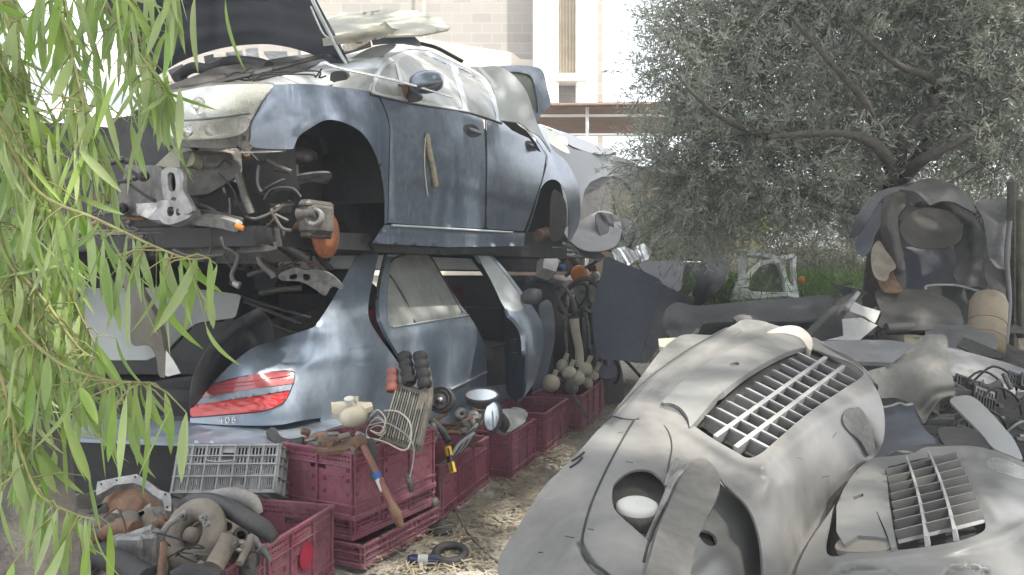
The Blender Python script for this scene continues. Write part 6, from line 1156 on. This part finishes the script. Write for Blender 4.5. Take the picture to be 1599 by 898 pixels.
# bank behind the scrap, raised and darkened to close bright gaps
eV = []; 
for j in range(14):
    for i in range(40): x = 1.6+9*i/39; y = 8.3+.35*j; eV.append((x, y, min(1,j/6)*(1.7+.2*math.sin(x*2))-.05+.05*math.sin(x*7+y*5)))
link('backing_bank', eV, [(j*40+i, j*40+i+1, (j+1)*40+i+1, (j+1)*40+i) for j in range(13) for i in range(39)], mat('dark bank soil', (.05,.045,.032), (.03,.03,.02), 5, .95), kind='structure')
# eucalyptus: twigs and long hanging leaves in front of the lens, and the unseen crown they hang from, shaped to shade the yard
eu = thing('eucalyptus_tree', 'eucalyptus with long hanging bright green leaves at the left', 'tree', (-1.5,1.0,0))
tw = [  # (u, v, d) guides
 [(-20,-60,1.7),(20,60,1.7),(50,180,1.65),(80,300,1.6),(110,380,1.6)], [(60,-60,1.6),(100,40,1.6),(125,140,1.55),(140,230,1.55)], [(130,-60,1.7),(175,20,1.7),(215,80,1.65),(250,130,1.65),(262,150,1.65)], [(190,-80,1.6),(200,-20,1.6),(205,20,1.6)],
 [(-20,150,1.5),(30,220,1.5),(75,300,1.5),(100,380,1.5)], [(0,200,1.45),(60,300,1.45),(150,342,1.4),(230,380,1.4),(285,402,1.38),(310,405,1.38)], [(-20,300,1.5),(10,400,1.5),(40,480,1.5),(80,560,1.5)],
 [(-20,420,1.45),(20,500,1.45),(90,565,1.4),(160,592,1.4),(210,597,1.38),(236,597,1.38)], [(60,300,1.6),(90,400,1.6),(120,480,1.6),(150,540,1.6)], [(-20,520,1.4),(10,620,1.4),(30,700,1.4),(60,770,1.38),(110,800,1.36),(150,812,1.35)],
 [(0,-60,1.9),(30,60,1.9),(20,200,1.9),(10,350,1.85)], [(90,-80,1.9),(110,60,1.9),(130,180,1.85),(180,290,1.85)], [(-30,40,1.6),(10,120,1.6),(40,230,1.6),(40,350,1.6)], [(-20,600,1.5),(20,660,1.5),(60,690,1.5)], [(-30,330,1.7),(30,440,1.7),(60,540,1.7),(40,640,1.7)],
 [(160,-60,2.0),(190,0,2.0),(222,70,2.0),(240,110,2.0)], [(-40,0,1.7),(0,80,1.7),(10,180,1.7)], [(260,-90,1.5),(262,-40,1.5),(270,-10,1.5)], [(-30,250,1.9),(0,400,1.9),(20,520,1.9),(30,600,1.9)], [(20,420,1.5),(70,470,1.5),(120,540,1.5),(150,560,1.5)]]
dens = [16,12,14,4,12,12,14,14,12,12,16,16,14,10,14,10,12,5,16,10]
g = np.random.default_rng(12); tb = MB(); Bs, As, Us, Ll, Ww = [], [], [], [], []
for pts, dn in zip(tw, dens):
    W_ = [P(*p) for p in cat(pts, 6, False)]; n = len(W_); tb.tube(W_, [.0045*(1-.7*i/(n-1)) for i in range(n)], 5, False)
    for k in range(int(dn*4.4)):
        f = (k+g.random())/(dn*4.4)*.99; i = min(n-2, int(f*(n-1))); b = W_[i].lerp(W_[i+1], f*(n-1)-i); b = np.array(b)
        if g.random() < .45:
            q = b+np.array([g.normal()*.04, g.normal()*.05, -abs(g.normal())*.05]); tb.tube([Vector(b), Vector((b+q)/2+np.array([0,0,.008])), Vector(q)], [.002,.0015,.001], 4, False); b = q
        a = np.array([g.normal()*.22, g.normal()*.25, -1.0]) if g.random() < .94 else np.array([g.normal()*.8, g.normal()*.5, -.4])
        Bs.append(b); As.append(a); Us.append(np.array([g.normal()*.9, -1, g.normal()*.3])); Ll.append(.085+.075*g.random()); Ww.append(.008+.013*g.random()**1.5)
tb.build('twig', twigm, eu)
leafmesh('hanging_leaves', np.array(Bs), np.array(As), np.array(Us), np.array(Ll), np.array(Ww), leafE, eu, .16+.22*np.sin(np.arange(len(Bs))*1.7), 7)
MB().tube([(-2.6,-.6,-.1),(-2.5,-.6,1.6),(-2.2,-.5,3.2),(-1.7,0,4.4),(-1.2,.8,5.2)], [.22,.18,.15,.12,.07], 14, True, 1, 4).build('trunk', bark, eu)
for pts in ([(-2.2,-.5,3.2),(-1.8,.6,3.9),(-1.5,1.6,3.7),(-1.3,1.7,2.9)], [(-1.7,0,4.4),(-.4,.2,5.0),(1.2,0,5.4),(2.6,-.4,5.6)], [(-1.7,0,4.4),(-1.4,2,5.4),(-.8,4.5,5.9)], [(-1.2,.8,5.2),(.6,2.2,5.9),(2.2,3.6,6.2)]):
    MB().tube([Vector(p) for p in pts], [.08,.06,.04,.02], 8, True, 1, 5).build('limb', bark, eu)
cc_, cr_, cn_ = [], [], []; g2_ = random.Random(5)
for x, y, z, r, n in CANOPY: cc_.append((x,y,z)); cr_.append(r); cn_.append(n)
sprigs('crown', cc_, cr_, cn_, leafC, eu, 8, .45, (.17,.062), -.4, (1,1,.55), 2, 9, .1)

# =================================================================== AIR: thin haze added to lift dark tones like lens flare
hm = bpy.data.materials.new('haze air'); hm.use_nodes = True; hn = hm.node_tree; hn.nodes.remove(hn.nodes['Principled BSDF'])
pv_ = hn.nodes.new('ShaderNodeVolumePrincipled'); pv_.inputs['Color'].default_value = (.9,.93,.97,1); pv_.inputs['Density'].default_value = FLARE_HAZE; pv_.inputs['Anisotropy'].default_value = .2
hn.links.new(pv_.outputs[0], hn.nodes['Material Output'].inputs['Volume'])
if FLARE_HAZE: MB().box((0,34,5.0), (124,112,13)).build('flare_haze', hm, None, kind='stuff')
